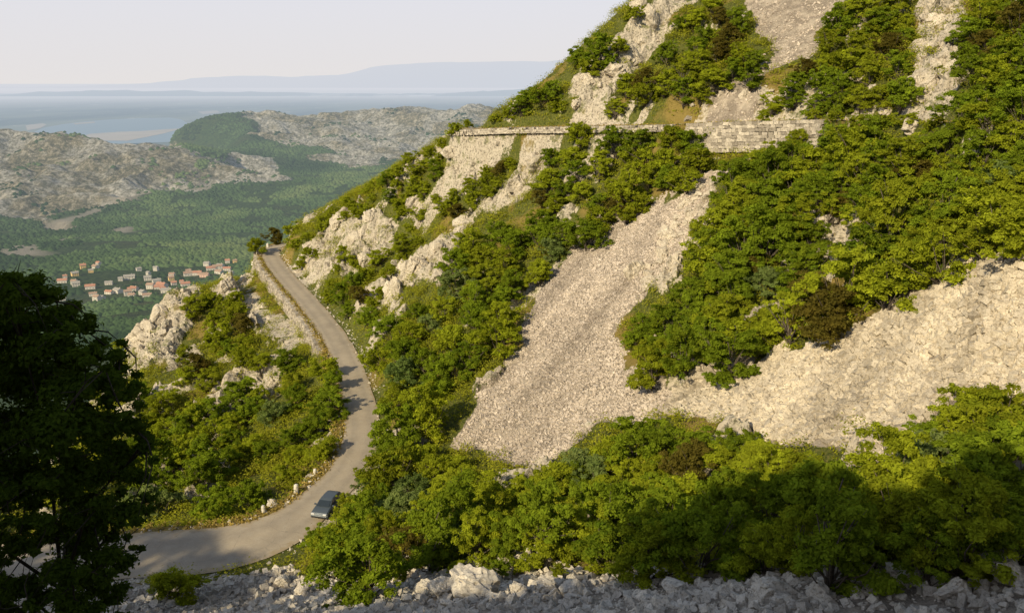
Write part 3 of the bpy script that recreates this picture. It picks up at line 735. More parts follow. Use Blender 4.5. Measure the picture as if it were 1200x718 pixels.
fill('along the upper road edge', [(830,136),(1000,136),(1200,140),(1200,165),(1000,165),(990,145),(830,140)], .8, 1.2, 14, dict(lime=5, green=3), .6, tallp=0)
fill('between the road and the central outcrop', [(365,330),(400,290),(445,300),(480,255),(520,225),(560,205),(600,185),(600,205),(560,240),(520,260),(480,290),(455,330),(440,370),(425,400),(405,375),(375,350)],
     1.2, 2.2, 36, dict(lime=5, green=3, rust=1.6), .6)
fill('on the spur slope under the skyline', [(360,275),(400,245),(470,200),(520,170),(520,195),(500,225),(470,250),(430,245),(390,262),(360,300)], 1.3, 2.1, 18, dict(lime=5, green=4), .5, 9000)
fill('on the slope below the lower road', [(215,350),(265,338),(300,352),(325,392),(345,412),(395,415),(405,450),(405,500),(385,540),(345,568),(300,598),(220,605),(150,600),(165,500),(195,440),(215,400)],
     1.6, 3.0, 64, dict(lime=5, green=4, silver=.3, rust=.6), .47, 16000, .3)
fill('at the left foot of the crag', [(110,395),(145,375),(150,430),(190,440),(175,500),(150,600),(60,600),(80,450)], 1.6, 2.4, 16, dict(lime=5, green=3), .6)
fill('on the gravel bank by the bottom scree', [(400,660),(480,658),(560,655),(700,662),(690,672),(600,675),(500,668),(410,680)], .5, .9, 9, dict(lime=5, green=3), .6, tallp=0)
# remove those inside rocks / chutes happens naturally through the regions; now build
plants = [q for q in plants if not (q[0] == 'in the gully thicket' and (q[1], q[2]) not in ((401, 605), (388, 632), (407, 588)) and math.hypot(q[1]-377, (q[2]-586)*1.1) < q[7]*1.15+7)]
plants.sort(key=lambda t: -t[7])
sh_ = [q for q in plants if not q[6]][:300]; tr_ = [q for q in plants if q[6]][:200]; rest = [q for q in plants if not q[6]][300:]+[q for q in plants if q[6]][200:]; plants = sh_+tr_
def merge_rest(rest):
    VV, FF, TT, n0 = [], [], [], 0
    for rg, px, py, r, p, kind, tall, rp in rest:
        cm = random.choice(PROTO[('lime' if kind != 'green' else 'green', False)])[0]; nv = len(cm.vertices)
        v = np.empty(nv*3, np.float32); cm.vertices.foreach_get('co', v); v = v.reshape(-1, 3); tt = np.empty(nv, np.float32); cm.attributes['tint'].data.foreach_get('value', tt)
        keep = nv//4//2; v = v[:keep*4].copy(); tt = tt[:keep*4]; v4 = v.reshape(-1, 4, 3); m4 = v4.mean(1, keepdims=True); v = (m4+(v4-m4)*1.4).reshape(-1, 3)
        a = random.uniform(0, 6.28); M = np.array([[math.cos(a), -math.sin(a), 0], [math.sin(a), math.cos(a), 0], [0, 0, 1]])
        VV.append(v @ M.T*(r/2.2)+p); FF.append(np.arange(keep*4).reshape(-1, 4)+n0); TT.append(np.clip(tt+random.gauss(0, .1), 0, 1)); n0 += keep*4
    o = link('distant_bushes', mesh_np('distant_bushes', np.concatenate(VV), np.concatenate(FF), M_LEAF['lime'], False, dict(tint=np.concatenate(TT))))
    tag(o, 'the smallest bushes of the mountainside, scattered high up and far away', 'bushes', kind='stuff')
print('rest', len(rest))
if rest: merge_rest(rest)
byreg = {}
for q in plants: byreg.setdefault(q[0], []).append(q)
SHORT = {'in the gully thicket': 'of the gully thicket', 'in the right thicket': 'of the right thicket', 'in the grove by the scree': 'of the grove',
 'on the slope below the lower road': 'below the lower road', 'on the slope below the spur wall': 'below the spur wall', 'between the road and the central outcrop': 'by the central outcrop',
 'on the high bank right of the top chute': 'right of the top chute', 'on the bank above the upper road': 'above the upper road', 'above the cream cliff': 'above the cream cliff', 'on the skyline ridge': 'of the skyline'}
BANDS = {2: ['upper half', 'lower half'], 3: ['top third', 'middle third', 'bottom third'], 4: ['top row', 'second row', 'third row', 'bottom row'], 5: ['top row', 'second row', 'third row', 'fourth row', 'bottom row'], 6: ['top row', 'second row', 'third row', 'fourth row', 'fifth row', 'bottom row']}
new = {}
for rg, L in byreg.items():
    nb = min(6, -(-len(L)//17))
    if nb < 2 or rg not in SHORT: new[rg] = L; continue
    L.sort(key=lambda t: t[2]); sz = -(-len(L)//nb)
    for b in range(nb): new['in the '+BANDS[nb][b]+' '+SHORT[rg]] = L[b*sz:(b+1)*sz]
byreg = new
cnt = 0
for reg, L in byreg.items():
    L.sort(key=lambda t: t[1])
    for k, (rg, px, py, r, p, kind, tall, rp) in enumerate(L):
        if cnt > 520: break
        crown, trunk = random.choice(PROTO[(kind, tall)])
        nm = 'leafy_tree' if tall else 'shrub'
        o = link(nm, None, None, p); s = r/2.2
        o.scale = (s*random.uniform(.9, 1.12), s*random.uniform(.9, 1.12), s*random.uniform(.88, 1.15)); o.rotation_euler = (random.gauss(0, .06), random.gauss(0, .06), random.uniform(0, 6.28))
        lk = LOOK[kind]
        word = 'tree' if tall else 'bush'
        rk = '' if len(L) == 1 else (', ' + (ordw(k+1)+' from the left' if k else 'leftmost'))
        o['label'] = f"{lk[0]} {word} {reg}{rk}"
        o['category'] = 'tree' if tall else 'bush'
        o['group'] = 'trees on the mountainside' if tall else 'bushes on the mountainside'
        link('crown', crown, o); link('trunk' if tall else 'stems', trunk, o); cnt += 1
print('plants', len(plants), {k: len(v) for k, v in byreg.items()})

# low growth: leaf tufts over every vegetated patch (nobody could count it)
def undergrowth(n):
    m = (ROCK < .45) & (SCREE < .3) & (dL-wL > .5) & (dU-wU > .4) & (PXg > -40) & (PXg < 1240) & (PYg > -40) & (PYg < 700) & (GY > 40)
    jj, ii = np.nonzero(m); k = RNG.integers(0, len(jj), n)
    dens = fbm(gx[ii[k]]/3, gy[jj[k]]/3, 3, 91); keep = dens > .40; k = k[keep]; n = len(k)
    x = gx[ii[k]]+RNG.uniform(0, ST, n); y = gy[jj[k]]+RNG.uniform(0, ST, n)
    per = 9; hh = .1+.5*RNG.random(n)**1.6*(.4+fbm(x/2, y/2, 2, 13))
    c = np.repeat(np.c_[x, y, hz(x, y)], per, 0)+RNG.normal(0, 1, (n*per, 3))*np.repeat(np.c_[hh, hh, hh*.0], per, 0)*.9
    c[:, 2] += RNG.random(n*per)*np.repeat(hh, per)*1.3
    nr = RNG.normal(0, .6, (n*per, 3))+np.array([0, 0, .8]); nr /= np.linalg.norm(nr, axis=1)[:, None]
    t = np.clip(np.repeat(RNG.random(n), per)*.6+.4*RNG.random(n*per), 0, 1)
    return leaves(c, nr, .11, RNG, t)
M_LOW = leafmat('low_growth', (.12, .15, .010), (.38, .37, .03), (.26, .22, .03), .25)
Vu, Fu, Tu = undergrowth(40000)
tag(link('ground_cover', mesh_np('ground_cover', Vu, Fu, M_LOW, False, dict(tint=Tu))), 'low scrub and herbs growing between the bushes on the mountainside', 'ground cover', kind='stuff')
def scrub(n):
    m = ((ROCK < .3) | (fbm(GX/2.2, GY/2.2, 3, 171) > .60)) & (SCREE < .25) & (dL-wL > 1.2) & (dU-wU > 1.0) & (PXg > -40) & (PXg < 1240) & (PYg > -60) & (PYg < 690) & (GY > 40)
    jj, ii = np.nonzero(m); k = RNG.integers(0, len(jj), n)
    x = gx[ii[k]]+RNG.uniform(0, ST, n); y = gy[jj[k]]+RNG.uniform(0, ST, n)
    keep = fbm(x/4, y/4, 3, 61) > .42; x, y = x[keep], y[keep]
    r = .35+1.0*RNG.random(len(x))**1.7
    L = np.c_[x, y, hz(x, y)+r*.45, r]
    return lumps_crown(L, 850000, .10, RNG, .5, .5)
Vu, Fu, Tu = scrub(24000)
tag(link('low_scrub', mesh_np('low_scrub', Vu, Fu, M_LOW, False, dict(tint=Tu))), 'knee high scrub filling the ground between the bushes and trees', 'scrub', kind='stuff')
# straw coloured grass along the outer verge
def verge():
    pts = []
    for i in range(len(low_line)):
        for k in range(70):
            w = W_LOW[i]/2+random.uniform(-.05, .9 if lpy[i] < 420 else 1.5); q = low_line[i, :2]+nL[i]*w+RNG.normal(0, .15, 2); pts.append((q[0], q[1], low_line[i, 2]))
    for i in range(len(up_line)):
        for k in range(26):
            s_ = random.choice((-1, 1)); w = W_UP[i]/2+random.uniform(-.3, .15); q = up_line[i, :2]+nU[i]*w*s_+RNG.normal(0, .1, 2); pts.append((q[0], q[1], up_line[i, 2]))
    pts = np.array(pts); z = np.maximum(hz(pts[:, 0], pts[:, 1]), pts[:, 2]-.05); c = np.c_[pts[:, :2], z+RNG.random(len(pts))*.18]
    nr = RNG.normal(0, .6, (len(c), 3))+np.array([0, 0, .5]); nr /= np.linalg.norm(nr, axis=1)[:, None]
    return leaves(c, nr, .12, RNG, RNG.random(len(c)))
M_DRY = leafmat('dry_grass', (.30, .22, .06), (.52, .39, .11), (.14, .14, .03), .2)
Vu, Fu, Tu = verge()
tag(link('dry_grass', mesh_np('dry_grass', Vu, Fu, M_DRY, False, dict(tint=Tu))), 'straw coloured dry grass along the verges of both roads', 'grass', kind='stuff')

# ------------------------------------------------------------------ big shaded tree in the left foreground
def fore_tree():
    rng = np.random.default_rng(5)
    spec = [(10,345,34),(45,350,26),(-30,370,50),(70,372,22),(20,385,42),(95,385,18),(60,410,36),(105,420,22),(140,418,12),(-20,440,60),(40,450,48),(90,455,34),(128,448,20),(150,462,14),
            (10,510,55),(70,505,46),(120,500,32),(155,500,18),(172,520,12),(30,570,50),(90,560,42),(135,550,30),(165,560,16),(-30,560,60),(60,620,36),(110,610,34),(150,600,20),(176,585,10),(20,640,36),(120,655,28),(85,680,26),(140,690,20),(0,690,30),(50,700,28),(110,715,24),
            (-80,420,60),(-90,520,70),(-80,620,60),(-60,345,40),(35,334,14),(85,360,12),(118,402,10),(10,326,12),(62,345,12),(105,372,8),(142,402,7),(160,440,8),(180,540,8),(60,740,40),(0,760,40),(95,640,44),(70,670,44),(110,680,40),(85,710,44),(30,690,44),(130,650,30)]
    L = []
    for px, py, rp in spec:
        if py > 615: rp *= .6
        D = 16.5+rng.normal(0, 1.1); c = P(px, py, D); L.append([*c, rp*D/F*.92])
    hull = [(-60,322),(20,322),(60,335),(75,362),(108,365),(112,395),(145,402),(152,440),(168,470),(160,500),(188,530),(172,570),(184,600),(172,640),(150,680),(150,760),(-60,760)]
    nb = len(L)
    while len(L) < 470:
        px, py = rng.uniform(-60, 190), rng.uniform(322, 760)
        if not inpoly(hull, [px], [py])[0] or (py > 600 and rng.random() < .15): continue
        D = 16.5+rng.normal(0, 1.4); L.append([*P(px, py, D), rng.uniform(5, 13)*D/F])
    L = np.array(L); base = np.array([-10.8, 17.3, 0.]); base[2] = hz(base[0], base[1])-.3
    root = link('foreground_tree', None, None, base); L[:, :3] -= base
    tag(root, 'big dark leafy tree in full shade filling the left edge', 'tree')
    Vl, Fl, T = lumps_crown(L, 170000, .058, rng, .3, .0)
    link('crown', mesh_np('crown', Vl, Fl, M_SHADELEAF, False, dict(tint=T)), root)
    mb = MB(); fork = np.array([.2, 0, 4.6])
    mb.tube([[0, 0, -.5], [.1, .1, 2], fork], [.3, .24, .2], 10)
    for li, l in enumerate(L):
        if li >= nb:
            q = L[:li][np.argmin(((L[:li, :3]-l[:3])**2).sum(1)), :3]; mb.tube([q, (q+l[:3])/2+rng.normal(0, .06, 3), l[:3]], [.014, .01, .004], 4); continue
        if li > 0 and (li % 3 or l[2] > 9.5):
            q = L[:li][np.argmin(((L[:li, :3]-l[:3])**2).sum(1)), :3]; mb.tube([q, (q+l[:3])/2+rng.normal(0, .12, 3), l[:3]], [.022, .016, .008], 4); continue
        st = np.array([.1, .05, rng.uniform(1.5, 4.4)]) if l[2] < 6 else fork
        mid = (st*.45+l[:3]*.55)+np.array([0, 0, .3])+rng.normal(0, .45, 3)
        mb.tube([st, mid, mid*.35+l[:3]*.65, l[:3]], [.05, .028, .014, .006], 5)
        for k in range(4):
            e = l[:3]+rng.normal(0, 1, 3)*l[3]*.8; mb.tube([mid*.35+l[:3]*.65, (l[:3]+e)/2+rng.normal(0, .05, 3), e], [.02, .012, .004], 4)
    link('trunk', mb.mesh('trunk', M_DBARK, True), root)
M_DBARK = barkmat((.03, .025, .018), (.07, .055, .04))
fore_tree()

# ------------------------------------------------------------------ parked car half hidden by the bush
def pmat(name, c, rough=.3, metal=0., spec=.5):
    m, nt, out = newmat(name); n = noise(nt, 3, geo(nt)); b = finish(nt, out, mixc(nt, math_(nt, 'MULTIPLY', n, .35), c, tuple(v*.7 for v in c)), rough, None, False, spec); b.inputs['Metallic'].default_value = metal; return m
def car():
    import bmesh
    paint = pmat('car_paint', (.085, .105, .125), .45, .2); glass = pmat('car_glass', (.03, .04, .05), .08); rub = pmat('tyre_rubber', (.02, .02, .02), .8); rim_m = pmat('rim_metal', (.45, .45, .46), .3, .8); lamp = pmat('lamp_glass', (.7, .7, .68), .1); red = pmat('tail_lamp', (.35, .02, .02), .2)
    i = int(np.argmin(np.abs(lpx-378)+np.abs(lpy-582)*.8+(low_line[:, 1] > 100)*99)); c = Pz(385, 598, low_line[i, 2])
    root = link('parked_car', None, None, c+np.array([0, 0, .02])); t = np.array([nL[i][1], -nL[i][0]]); root.rotation_euler = (0, 0, math.atan2(-t[1], -t[0])+.08)
    tag(root, 'blue grey car parked on the road edge, mostly hidden behind a bush', 'car')
    side = [(-2.0,.28),(-2.05,.62),(-1.98,.86),(-1.72,.98),(-1.45,1.0),(1.0,.98),(1.55,.88),(1.98,.74),(2.08,.55),(2.05,.28)]
    cab = [(-1.75,.97),(-1.40,1.38),(-1.0,1.47),(.1,1.45),(.45,1.36),(1.12,.97)]
    def ext(prof, w0, w1, zs, ze, name, mat, bev=.06):
        bm = bmesh.new(); A = []; B = []
        for x, z in prof:
            w = w0+(w1-w0)*min(1, max(0, (z-zs)/(ze-zs))); A.append(bm.verts.new((x, w, z))); B.append(bm.verts.new((x, -w, z)))
        n = len(prof)
        for k in range(n): bm.faces.new((A[k], A[(k+1) % n], B[(k+1) % n], B[k]))
        bm.faces.new(A[::-1]); bm.faces.new(B); bmesh.ops.recalc_face_normals(bm, faces=bm.faces)
        bmesh.ops.bevel(bm, geom=list(bm.edges), offset=bev, segments=2, affect='EDGES', clamp_overlap=True)
        me = bpy.data.meshes.new(name); bm.to_mesh(me); bm.free(); me.materials.append(mat); return me
    body = link('body', ext(side, .85, .82, .3, 1., 'body', paint), root)
    link('cabin', ext(cab, .76, .60, .97, 1.47, 'cabin', paint, .04), root)
    def panel(pts, name, mat, par):
        mb = MB(); n = len(pts); mb.add(pts, [tuple(range(n))]); return link(name, mb.mesh(name, mat), par)
    def wy(z): return .76+(.60-.76)*(z-.97)/.5+.006
    panel([(1.09,-.66,1.0),(1.09,.66,1.0),(.50,.56,1.35),(.50,-.56,1.35)], 'windscreen', glass, root).location = (.03, 0, .02)
    panel([(-1.73,-.64,1.02),(-1.43,-.56,1.35),(-1.43,.56,1.35),(-1.73,.64,1.02)], 'rear_window', glass, root).location = (-.03, 0, .01)
    for s_ in (1, -1):
        for pts in ([(.92,1.02),(.42,1.33),(-.25,1.38),(-.25,1.02)], [(-.33,1.02),(-.33,1.38),(-.95,1.38),(-1.3,1.30),(-1.5,1.02)]):
            panel([(x, s_*(wy(z)+.004), z) for x, z in pts], 'side_window', glass, root)
        for x in (1.28, -1.25):
            w = link('wheel', None, root, (x, s_*.80, .31))
            mb = MB(); mb.tube([(0, -.1, 0), (0, -.09, 0), (0, .09, 0), (0, .1, 0)], [.27, .31, .31, .27], 20); link('tyre', mb.mesh('tyre', rub, False), w)
            mb = MB(); mb.tube([(0, .0, 0), (0, s_*.108, 0)], [.19, .18], 14); link('rim', mb.mesh('rim', rim_m), w)
        mb = MB(); mb.box((2.02, s_*.60, .68), (.1, .34, .13)); link('headlight', mb.mesh('headlight', lamp), root)
        mb = MB(); mb.box((-2.0, s_*.66, .78), (.1, .22, .2)); link('tail_light', mb.mesh('tail_light', red), root)
        mb = MB(); mb.box((.78, s_*.92, 1.02), (.12, .2, .13)); link('mirror', mb.mesh('mirror', paint), root)
    mb = MB(); mb.box((2.07, 0, .40), (.08, 1.5, .14)); link('bumper', mb.mesh('bumper', rub), root)
    mb = MB(); mb.box((-2.05, 0, .42), (.08, 1.5, .14)); link('bumper', mb.mesh('bumper', rub), root)
car()

# ------------------------------------------------------------------ valley and the karst hills beyond
VC = [P(*p) for p in [(100,380,700),(100,350,900),(0,350,900),(100,320,1030),(250,320,1060),(280,300,1180),(-200,320,1050),(200,290,1260),(0,285,1350),(100,270,1520),(0,263,1620),(-200,265,1650),(60,250,1760),(130,243,1850),
  (250,212,2150),(350,235,1950),(450,215,2150),(330,200,2500),(450,200,2450),(600,200,2450),(600,260,1800),(400,280,1500),
  (-250,190,2300),(-100,165,2550),(0,157,2550),(60,161,2500),(100,160,2500),(180,161,2450),(215,172,2400),(245,190,2300),(60,205,2050),(0,215,2000),(120,215,2050),(180,205,2150),(170,180,2300),
  (195,158,3300),(230,148,3400),(260,139,3500),(295,133.5,3600),(350,134,3600),(430,128,3650),(480,130,3600),(520,125,3700),(570,124.5,3700),(640,126,3700),(800,130,3700),(260,170,2950),(310,165,2950),(400,165,3050),(480,165,3050),(560,165,3050),
  (400,186,2750),(480,186,2750),(560,185,2750),(330,178,2750),(800,190,2600),(350,145,3400),(450,145,3400),(250,160,3150)]]
VC += [np.array(p, float) for p in [(-400,300,-190),(0,300,-120),(400,300,-60),(900,300,0),(-900,400,-240),(-1500,1000,-240),(1500,1200,-150),(-2400,2200,-220),(-2200,3200,-500),(-1500,3300,-480),(-1200,4200,-540),(0,4800,-560),(1500,4800,-560),(-2600,4800,-560),(2600,4800,-560),(2600,2500,-150),
   (-1300,3000,-380),(-1050,2950,-330)]]
VC = np.array(VC)/np.array([10., 10., 1.])
vev = tps_fit(VC, .5)
vx = np.arange(-2800, 2400, 13.); vy = np.arange(270, 4850, 13.)
VX, VY = np.meshgrid(vx, vy)
c1 = np.arange(-2800, 2460, 60.); c2 = np.arange(270, 4930, 60.)
VCZ = vev(*[a/10. for a in np.meshgrid(c1, c2)])
VZ = bil(VCZ, -2800, 270, 60., VX, VY)
VZ = np.minimum(blur(VZ, 20), 60)
vpx, vpy = proj(VX, VY, VZ)
jvx = (fbm(VX/160, VY/160, 5, 3)-.5)*60; jvy = (fbm(VX/160, VY/160, 5, 6)-.5)*34
KARST = [[(-400,150),(0,150),(100,150),(190,158),(225,180),(262,208),(240,222),(180,222),(150,240),(90,252),(60,265),(0,262),(-400,270)],
         [(285,128),(420,120),(700,115),(700,180),(520,188),(440,190),(400,192),(360,172),(320,160),(290,150)], [(225,190),(330,185),(325,212),(270,215)]]
kar = blur(inany(KARST, vpx+jvx, vpy+jvy).astype(float), 3)
r1 = 1-abs(2*fbm(VX/260, VY/200, 5, 5)-1); r2 = 1-abs(2*fbm(VX/70, VY/60, 4, 15)-1)
VZ = VZ+kar*(-20+(r1-.7)*88+(r2-.7)*18+(fbm(VX/24, VY/24, 3, 8)-.5)*9)+(fbm(VX/120, VY/120, 5, 9)-.5)*14
VZ = VZ-60*(1-sstep(300, 650, VY))
def vz(x, y): return bil(VZ, -2800, 270, 13., np.asarray(x, float), np.asarray(y, float))
FIELD = blur(inany([[(160,322),(240,320),(300,300),(300,335),(180,352),(150,345)],[(95,350),(160,345),(200,352),(150,365),(90,365)],[(215,326),(255,318),(262,325),(225,333)],[(240,298),(262,294),(262,300),(245,305)]], vpx+jvx*.3, vpy+jvy*.3).astype(float), 1)
BARE = blur(inany([[(50,262),(88,255),(118,238),(124,244),(100,256),(60,266)],[(228,216),(250,210),(252,218),(232,224)],[(128,232),(160,226),(163,233),(135,240)],[(130,268),(158,264),(155,272),(132,272)],[(66,280),(84,275),(82,288),(68,286)],[(40,285),(60,300),(0,300),(0,290)]], vpx+jvx*.12, vpy+jvy*.12).astype(float), 1)
nyv, nxv = VX.shape; idv = np.arange(nxv*nyv).reshape(nyv, nxv)
qv = np.stack([idv[:-1, :-1], idv[:-1, 1:], idv[1:, 1:], idv[1:, :-1]], -1).reshape(-1, 4)
def valleymat():
    m, nt, out = newmat('valley'); g = geo(nt); k = attr(nt, 'karst'); fl = attr(nt, 'field'); ba = attr(nt, 'bare')
    n1 = noise(nt, .006, g, 8, .65); n2 = noise(nt, .075, g, 8, .85); n3 = noise(nt, .12, g, 4, .7)
    forest = ramp(nt, n3, [(.3, (.02, .045, .010)), (.55, (.06, .105, .025)), (.75, (.11, .145, .035))])
    forest = mixc(nt, ramp(nt, n1, [(.5, 0.), (.68, .5)]), forest, (.075, .075, .03))
    rk = ramp(nt, n2, [(.37, (.12, .12, .07)), (.47, (.27, .25, .19)), (.56, (.64, .60, .52))])
    rk = mixc(nt, ramp(nt, n1, [(.47, 0.), (.56, .9)]), rk, ramp(nt, n2, [(.42, (.07, .075, .035)), (.52, (.24, .20, .11)), (.6, (.55, .48, .34))]))
    km = ramp(nt, math_(nt, 'ADD', k, math_(nt, 'MULTIPLY', math_(nt, 'SUBTRACT', n2, .5), 1.2)), [(.4, 0.), (.6, 1.)])
    c = mixc(nt, km, forest, rk)
    c = mixc(nt, math_(nt, 'MULTIPLY', fl, .5), c, ramp(nt, n2, [(.4, (.07, .09, .03)), (.6, (.17, .16, .06))]))
    c = mixc(nt, ba, c, (.42, .37, .29))
    nn = bump(nt, n3, .8, 6.); nn = bump(nt, n2, .9, 14., nn)
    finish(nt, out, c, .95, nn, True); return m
tag(link('valley', mesh_np('valley', np.c_[VX.ravel(), VY.ravel(), VZ.ravel()], qv, valleymat(), False, dict(karst=kar.ravel(), field=FIELD.ravel(), bare=BARE.ravel()))), kind='structure')
# valley forest crowns
def fmat():
    m, nt, out = newmat('far_foliage'); t = attr(nt, 'tint')
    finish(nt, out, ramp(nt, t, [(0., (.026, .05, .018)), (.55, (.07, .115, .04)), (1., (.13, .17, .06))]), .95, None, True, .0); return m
M_FAR = fmat()
def far_forest(n):
    y = 620+3000*RNG.random(n)**1.35; x = y*RNG.uniform(-.66, -.03, n); k = bil(np.maximum(np.maximum(kar, FIELD*.38), BARE), -2800, 270, 13., x, y)
    keep0 = 0; d = fbm(x/60, y/60, 4, 41); keep = (k < .25+.35*RNG.random(n)) & (d > .40-.0*keep0); keep |= (k > .3) & (d > .62) & (RNG.random(n) < .35)
    x, y = x[keep], y[keep]; hp = np.array(HPOS)
    near = np.ones(len(x), bool)
    for hx, hy, _ in hp: near &= ~((abs(x-hx) < 7.5) & (y-hy < 7) & (y-hy > -19))
    x, y = x[near], y[near]; n = len(x); z = vz(x, y); s = RNG.uniform(2.6, 7., n)*(.75+.4*(y/2000))
    octa = np.array([[1, 0, .3], [.5, .87, .2], [-.5, .87, .35], [-1, 0, .2], [-.5, -.87, .3], [.5, -.87, .2], [0, 0, 1.1], [.4, .2, .95], [-.35, .3, .95], [0, -.45, .9]])
    fc = np.array([(0, 1, 7), (1, 2, 8), (1, 8, 7), (2, 3, 8), (3, 4, 9), (3, 9, 8), (4, 5, 9), (5, 0, 9), (0, 7, 9), (7, 8, 6), (8, 9, 6), (9, 7, 6)])
    Vv = octa[None]*RNG.uniform(.7, 1.25, (n, 10, 3))*s[:, None, None]; a = RNG.uniform(0, 6.28, n); ca, sa = np.cos(a)[:, None], np.sin(a)[:, None]
    Vv = np.stack([Vv[..., 0]*ca-Vv[..., 1]*sa, Vv[..., 0]*sa+Vv[..., 1]*ca, Vv[..., 2]*.85], -1)+np.stack([x, y, z-.3*s], -1)[:, None]
    Fc = (fc[None]+10*np.arange(n)[:, None, None]).reshape(-1, 3)
    return mesh_np('valley_forest', Vv.reshape(-1, 3), Fc, M_FAR, True, dict(tint=np.repeat(np.clip(.22*RNG.random(n)+1.9*(fbm(x/150, y/200, 6, 47)-.33)-.35*sstep(2500, 3000, y), 0, 1), 10)))

# ------------------------------------------------------------------ village
def vsurf(px, py):
    d = ray(px, py); d = d/d[1]; D = np.arange(600, 3000, 2.); k = np.nonzero(d[2]*D < vz(d[0]*D, D))[0]
    if len(k) == 0: return None
    D = D[k[0]]; return np.array([d[0]*D, D, float(vz(d[0]*D, D))])
def hmat(name, a, b):
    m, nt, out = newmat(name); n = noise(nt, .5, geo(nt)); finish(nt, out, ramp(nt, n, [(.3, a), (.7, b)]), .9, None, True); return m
M_HW = [hmat('wall_plaster', (.50, .46, .37), (.64, .58, .48)), hmat('wall_ochre', (.66, .45, .16), (.74, .52, .22)), hmat('wall_pink', (.60, .38, .28), (.68, .46, .34))]
M_HR = [hmat('roof_tile', (.38, .17, .10), (.47, .25, .16)), hmat('roof_faded', (.32, .21, .14), (.38, .26, .18)), hmat('roof_grey', (.28, .26, .22), (.36, .33, .28))]
M_PANE = hmat('window_pane', (.04, .05, .06), (.07, .08, .09))
def house_meshes(w, d, h, mw, mr):
    mb = MB(); rh = d*.26
    V = [(-w/2,-d/2,-4),(w/2,-d/2,-4),(w/2,d/2,-4),(-w/2,d/2,-4),(-w/2,-d/2,h),(w/2,-d/2,h),(w/2,d/2,h),(-w/2,d/2,h),(-w/2,0,h+rh),(w/2,0,h+rh)]
    mb.add(V, [(0,1,5,4),(2,3,7,6),(1,2,6,9,5),(3,0,4,8,7)])
    wall = mb.mesh('wall', mw)
    rb = MB(); o = .6; k = rh/(d/2)
    for s_ in (1, -1):
        A = [(-w/2-o, s_*(d/2+o), h-k*o), (w/2+o, s_*(d/2+o), h-k*o), (w/2+o, 0, h+rh), (-w/2-o, 0, h+rh)]
        T = [(a, b, c+.3) for a, b, c in A]; Vv = A+T
        rb.add(Vv, [(0,1,2,3),(4,5,6,7),(0,1,5,4),(2,3,7,6),(0,3,7,4),(1,2,6,5)])
    roof = rb.mesh('roof', mr)
    ch = MB(); ch.box((w*.22, d*.15, h+rh+.3), (.8, .8, 1.8)); chim = ch.mesh('chimney', mw)
    wins = []
    for fl in range(max(1, int(h//3))):
        for xx in (-.3, 0, .3):
            wb = MB(); wb.box((xx*w, -d/2-.03, 1.7+fl*2.9), (1.1, .12, 1.4)); wins.append(wb.mesh('window', M_PANE))
    return wall, roof, chim, wins
HT = [(11, 9, 6), (14, 9, 5), (9, 8, 6.5), (17, 10, 6)]
HM = {}; HPOS = []
HS = [(69,333,1,0,'wide red roofed house at the far left end of the village'),(78,325,2,0,'tall red roofed house above the far left cluster'),(83,331,2,1,'faded roofed house right of the far left cluster'),(80,336,0,2,'pale low house in front of the far left cluster'),
 (99,314,2,0,'ochre walled house alone in the woods up left'),(104,318,0,2,'grey roofed shed beside the ochre walled house'),(121,308,2,0,'red roofed house highest in the woods'),(116,312,0,1,'faded roofed house just below the highest one'),
 (104,336,1,0,'long red roofed house between far left and lower row'),(80,349,1,2,'lowest pale house behind the dark tree'),(101,347,1,1,'faded roofed house at the left of the lower row'),(121,344,3,0,'long red roofed house left in the lower row'),(126,348,0,2,'pale flat house before the lower row'),
 (138,342,1,2,'pale roofed house in the middle of the lower row'),(150,340,3,0,'long red roofed house right in the lower row'),(155,344,0,1,'small faded house under the right lower row roof'),(127,331,1,2,'white house above the lower row'),(140,327,2,2,'pale house half lost in the trees above the row'),(152,325,3,2,'long pale building above the village row'),
 (168,322,2,2,'white gabled house standing clear above the middle'),(181,317,2,2,'highest white house in the middle of the village'),(176,324,0,2,'grey roofed house below the highest white one'),(184,336,1,0,'red roofed house left in the dense centre'),(191,333,3,0,'longest red roofed house in the dense centre'),(198,336,0,0,'red roofed house front right of the dense centre'),
 (187,329,1,2,'pale house behind the dense centre'),(204,327,2,1,'yellowish gabled house above the dense centre'),(209,331,2,0,'tall red roofed house right of the dense centre'),(216,328,2,0,'tallest red roofed house near the bare field'),(214,334,1,0,'red roofed house beside the bare field'),(190,341,1,2,'low pale barn below the dense centre'),(172,338,0,1,'small faded house left of the dense centre'),
 (230,321,1,0,'red roofed house just above the bare field'),(236,319,0,1,'pink house beyond the bare field'),(226,316,2,1,'faded roofed house above the bare field'),(247,316,3,1,'long faded roof left in the eastern row'),(254,313,1,0,'red roofed house in the eastern row'),(261,312,0,2,'pale house in the eastern row'),(258,317,1,1,'faded house at the front of the eastern row'),
 (268,315,1,0,'red house at the end of the eastern row'),(263,307,2,0,'red roofed house above the eastern row'),(273,307,2,1,'yellow gabled house highest in the east'),(240,324,1,1,'pinkish house behind the bushes at the spur'),(272,318,0,2,'pale house closest to the pale rocks'),
 (162,338,1,0,'red roofed house between the lower row and dense centre'),(168,343,0,2,'small pale house below the gap in the row'),(179,343,1,1,'faded roofed house under the dense centre left side'),(144,347,0,1,'tiny faded house under the middle of the lower row'),(110,352,0,1,'small faded house lowest on the left'),
 (222,322,1,1,'faded house where centre and eastern row meet'),(244,310,0,2,'small pale house on the upper edge of the eastern row'),(90,322,0,2,'small pale house between far left cluster and ochre house'),(200,322,0,1,'small faded house high in the centre'),(160,315,0,2,'small pale house alone above the long building')]
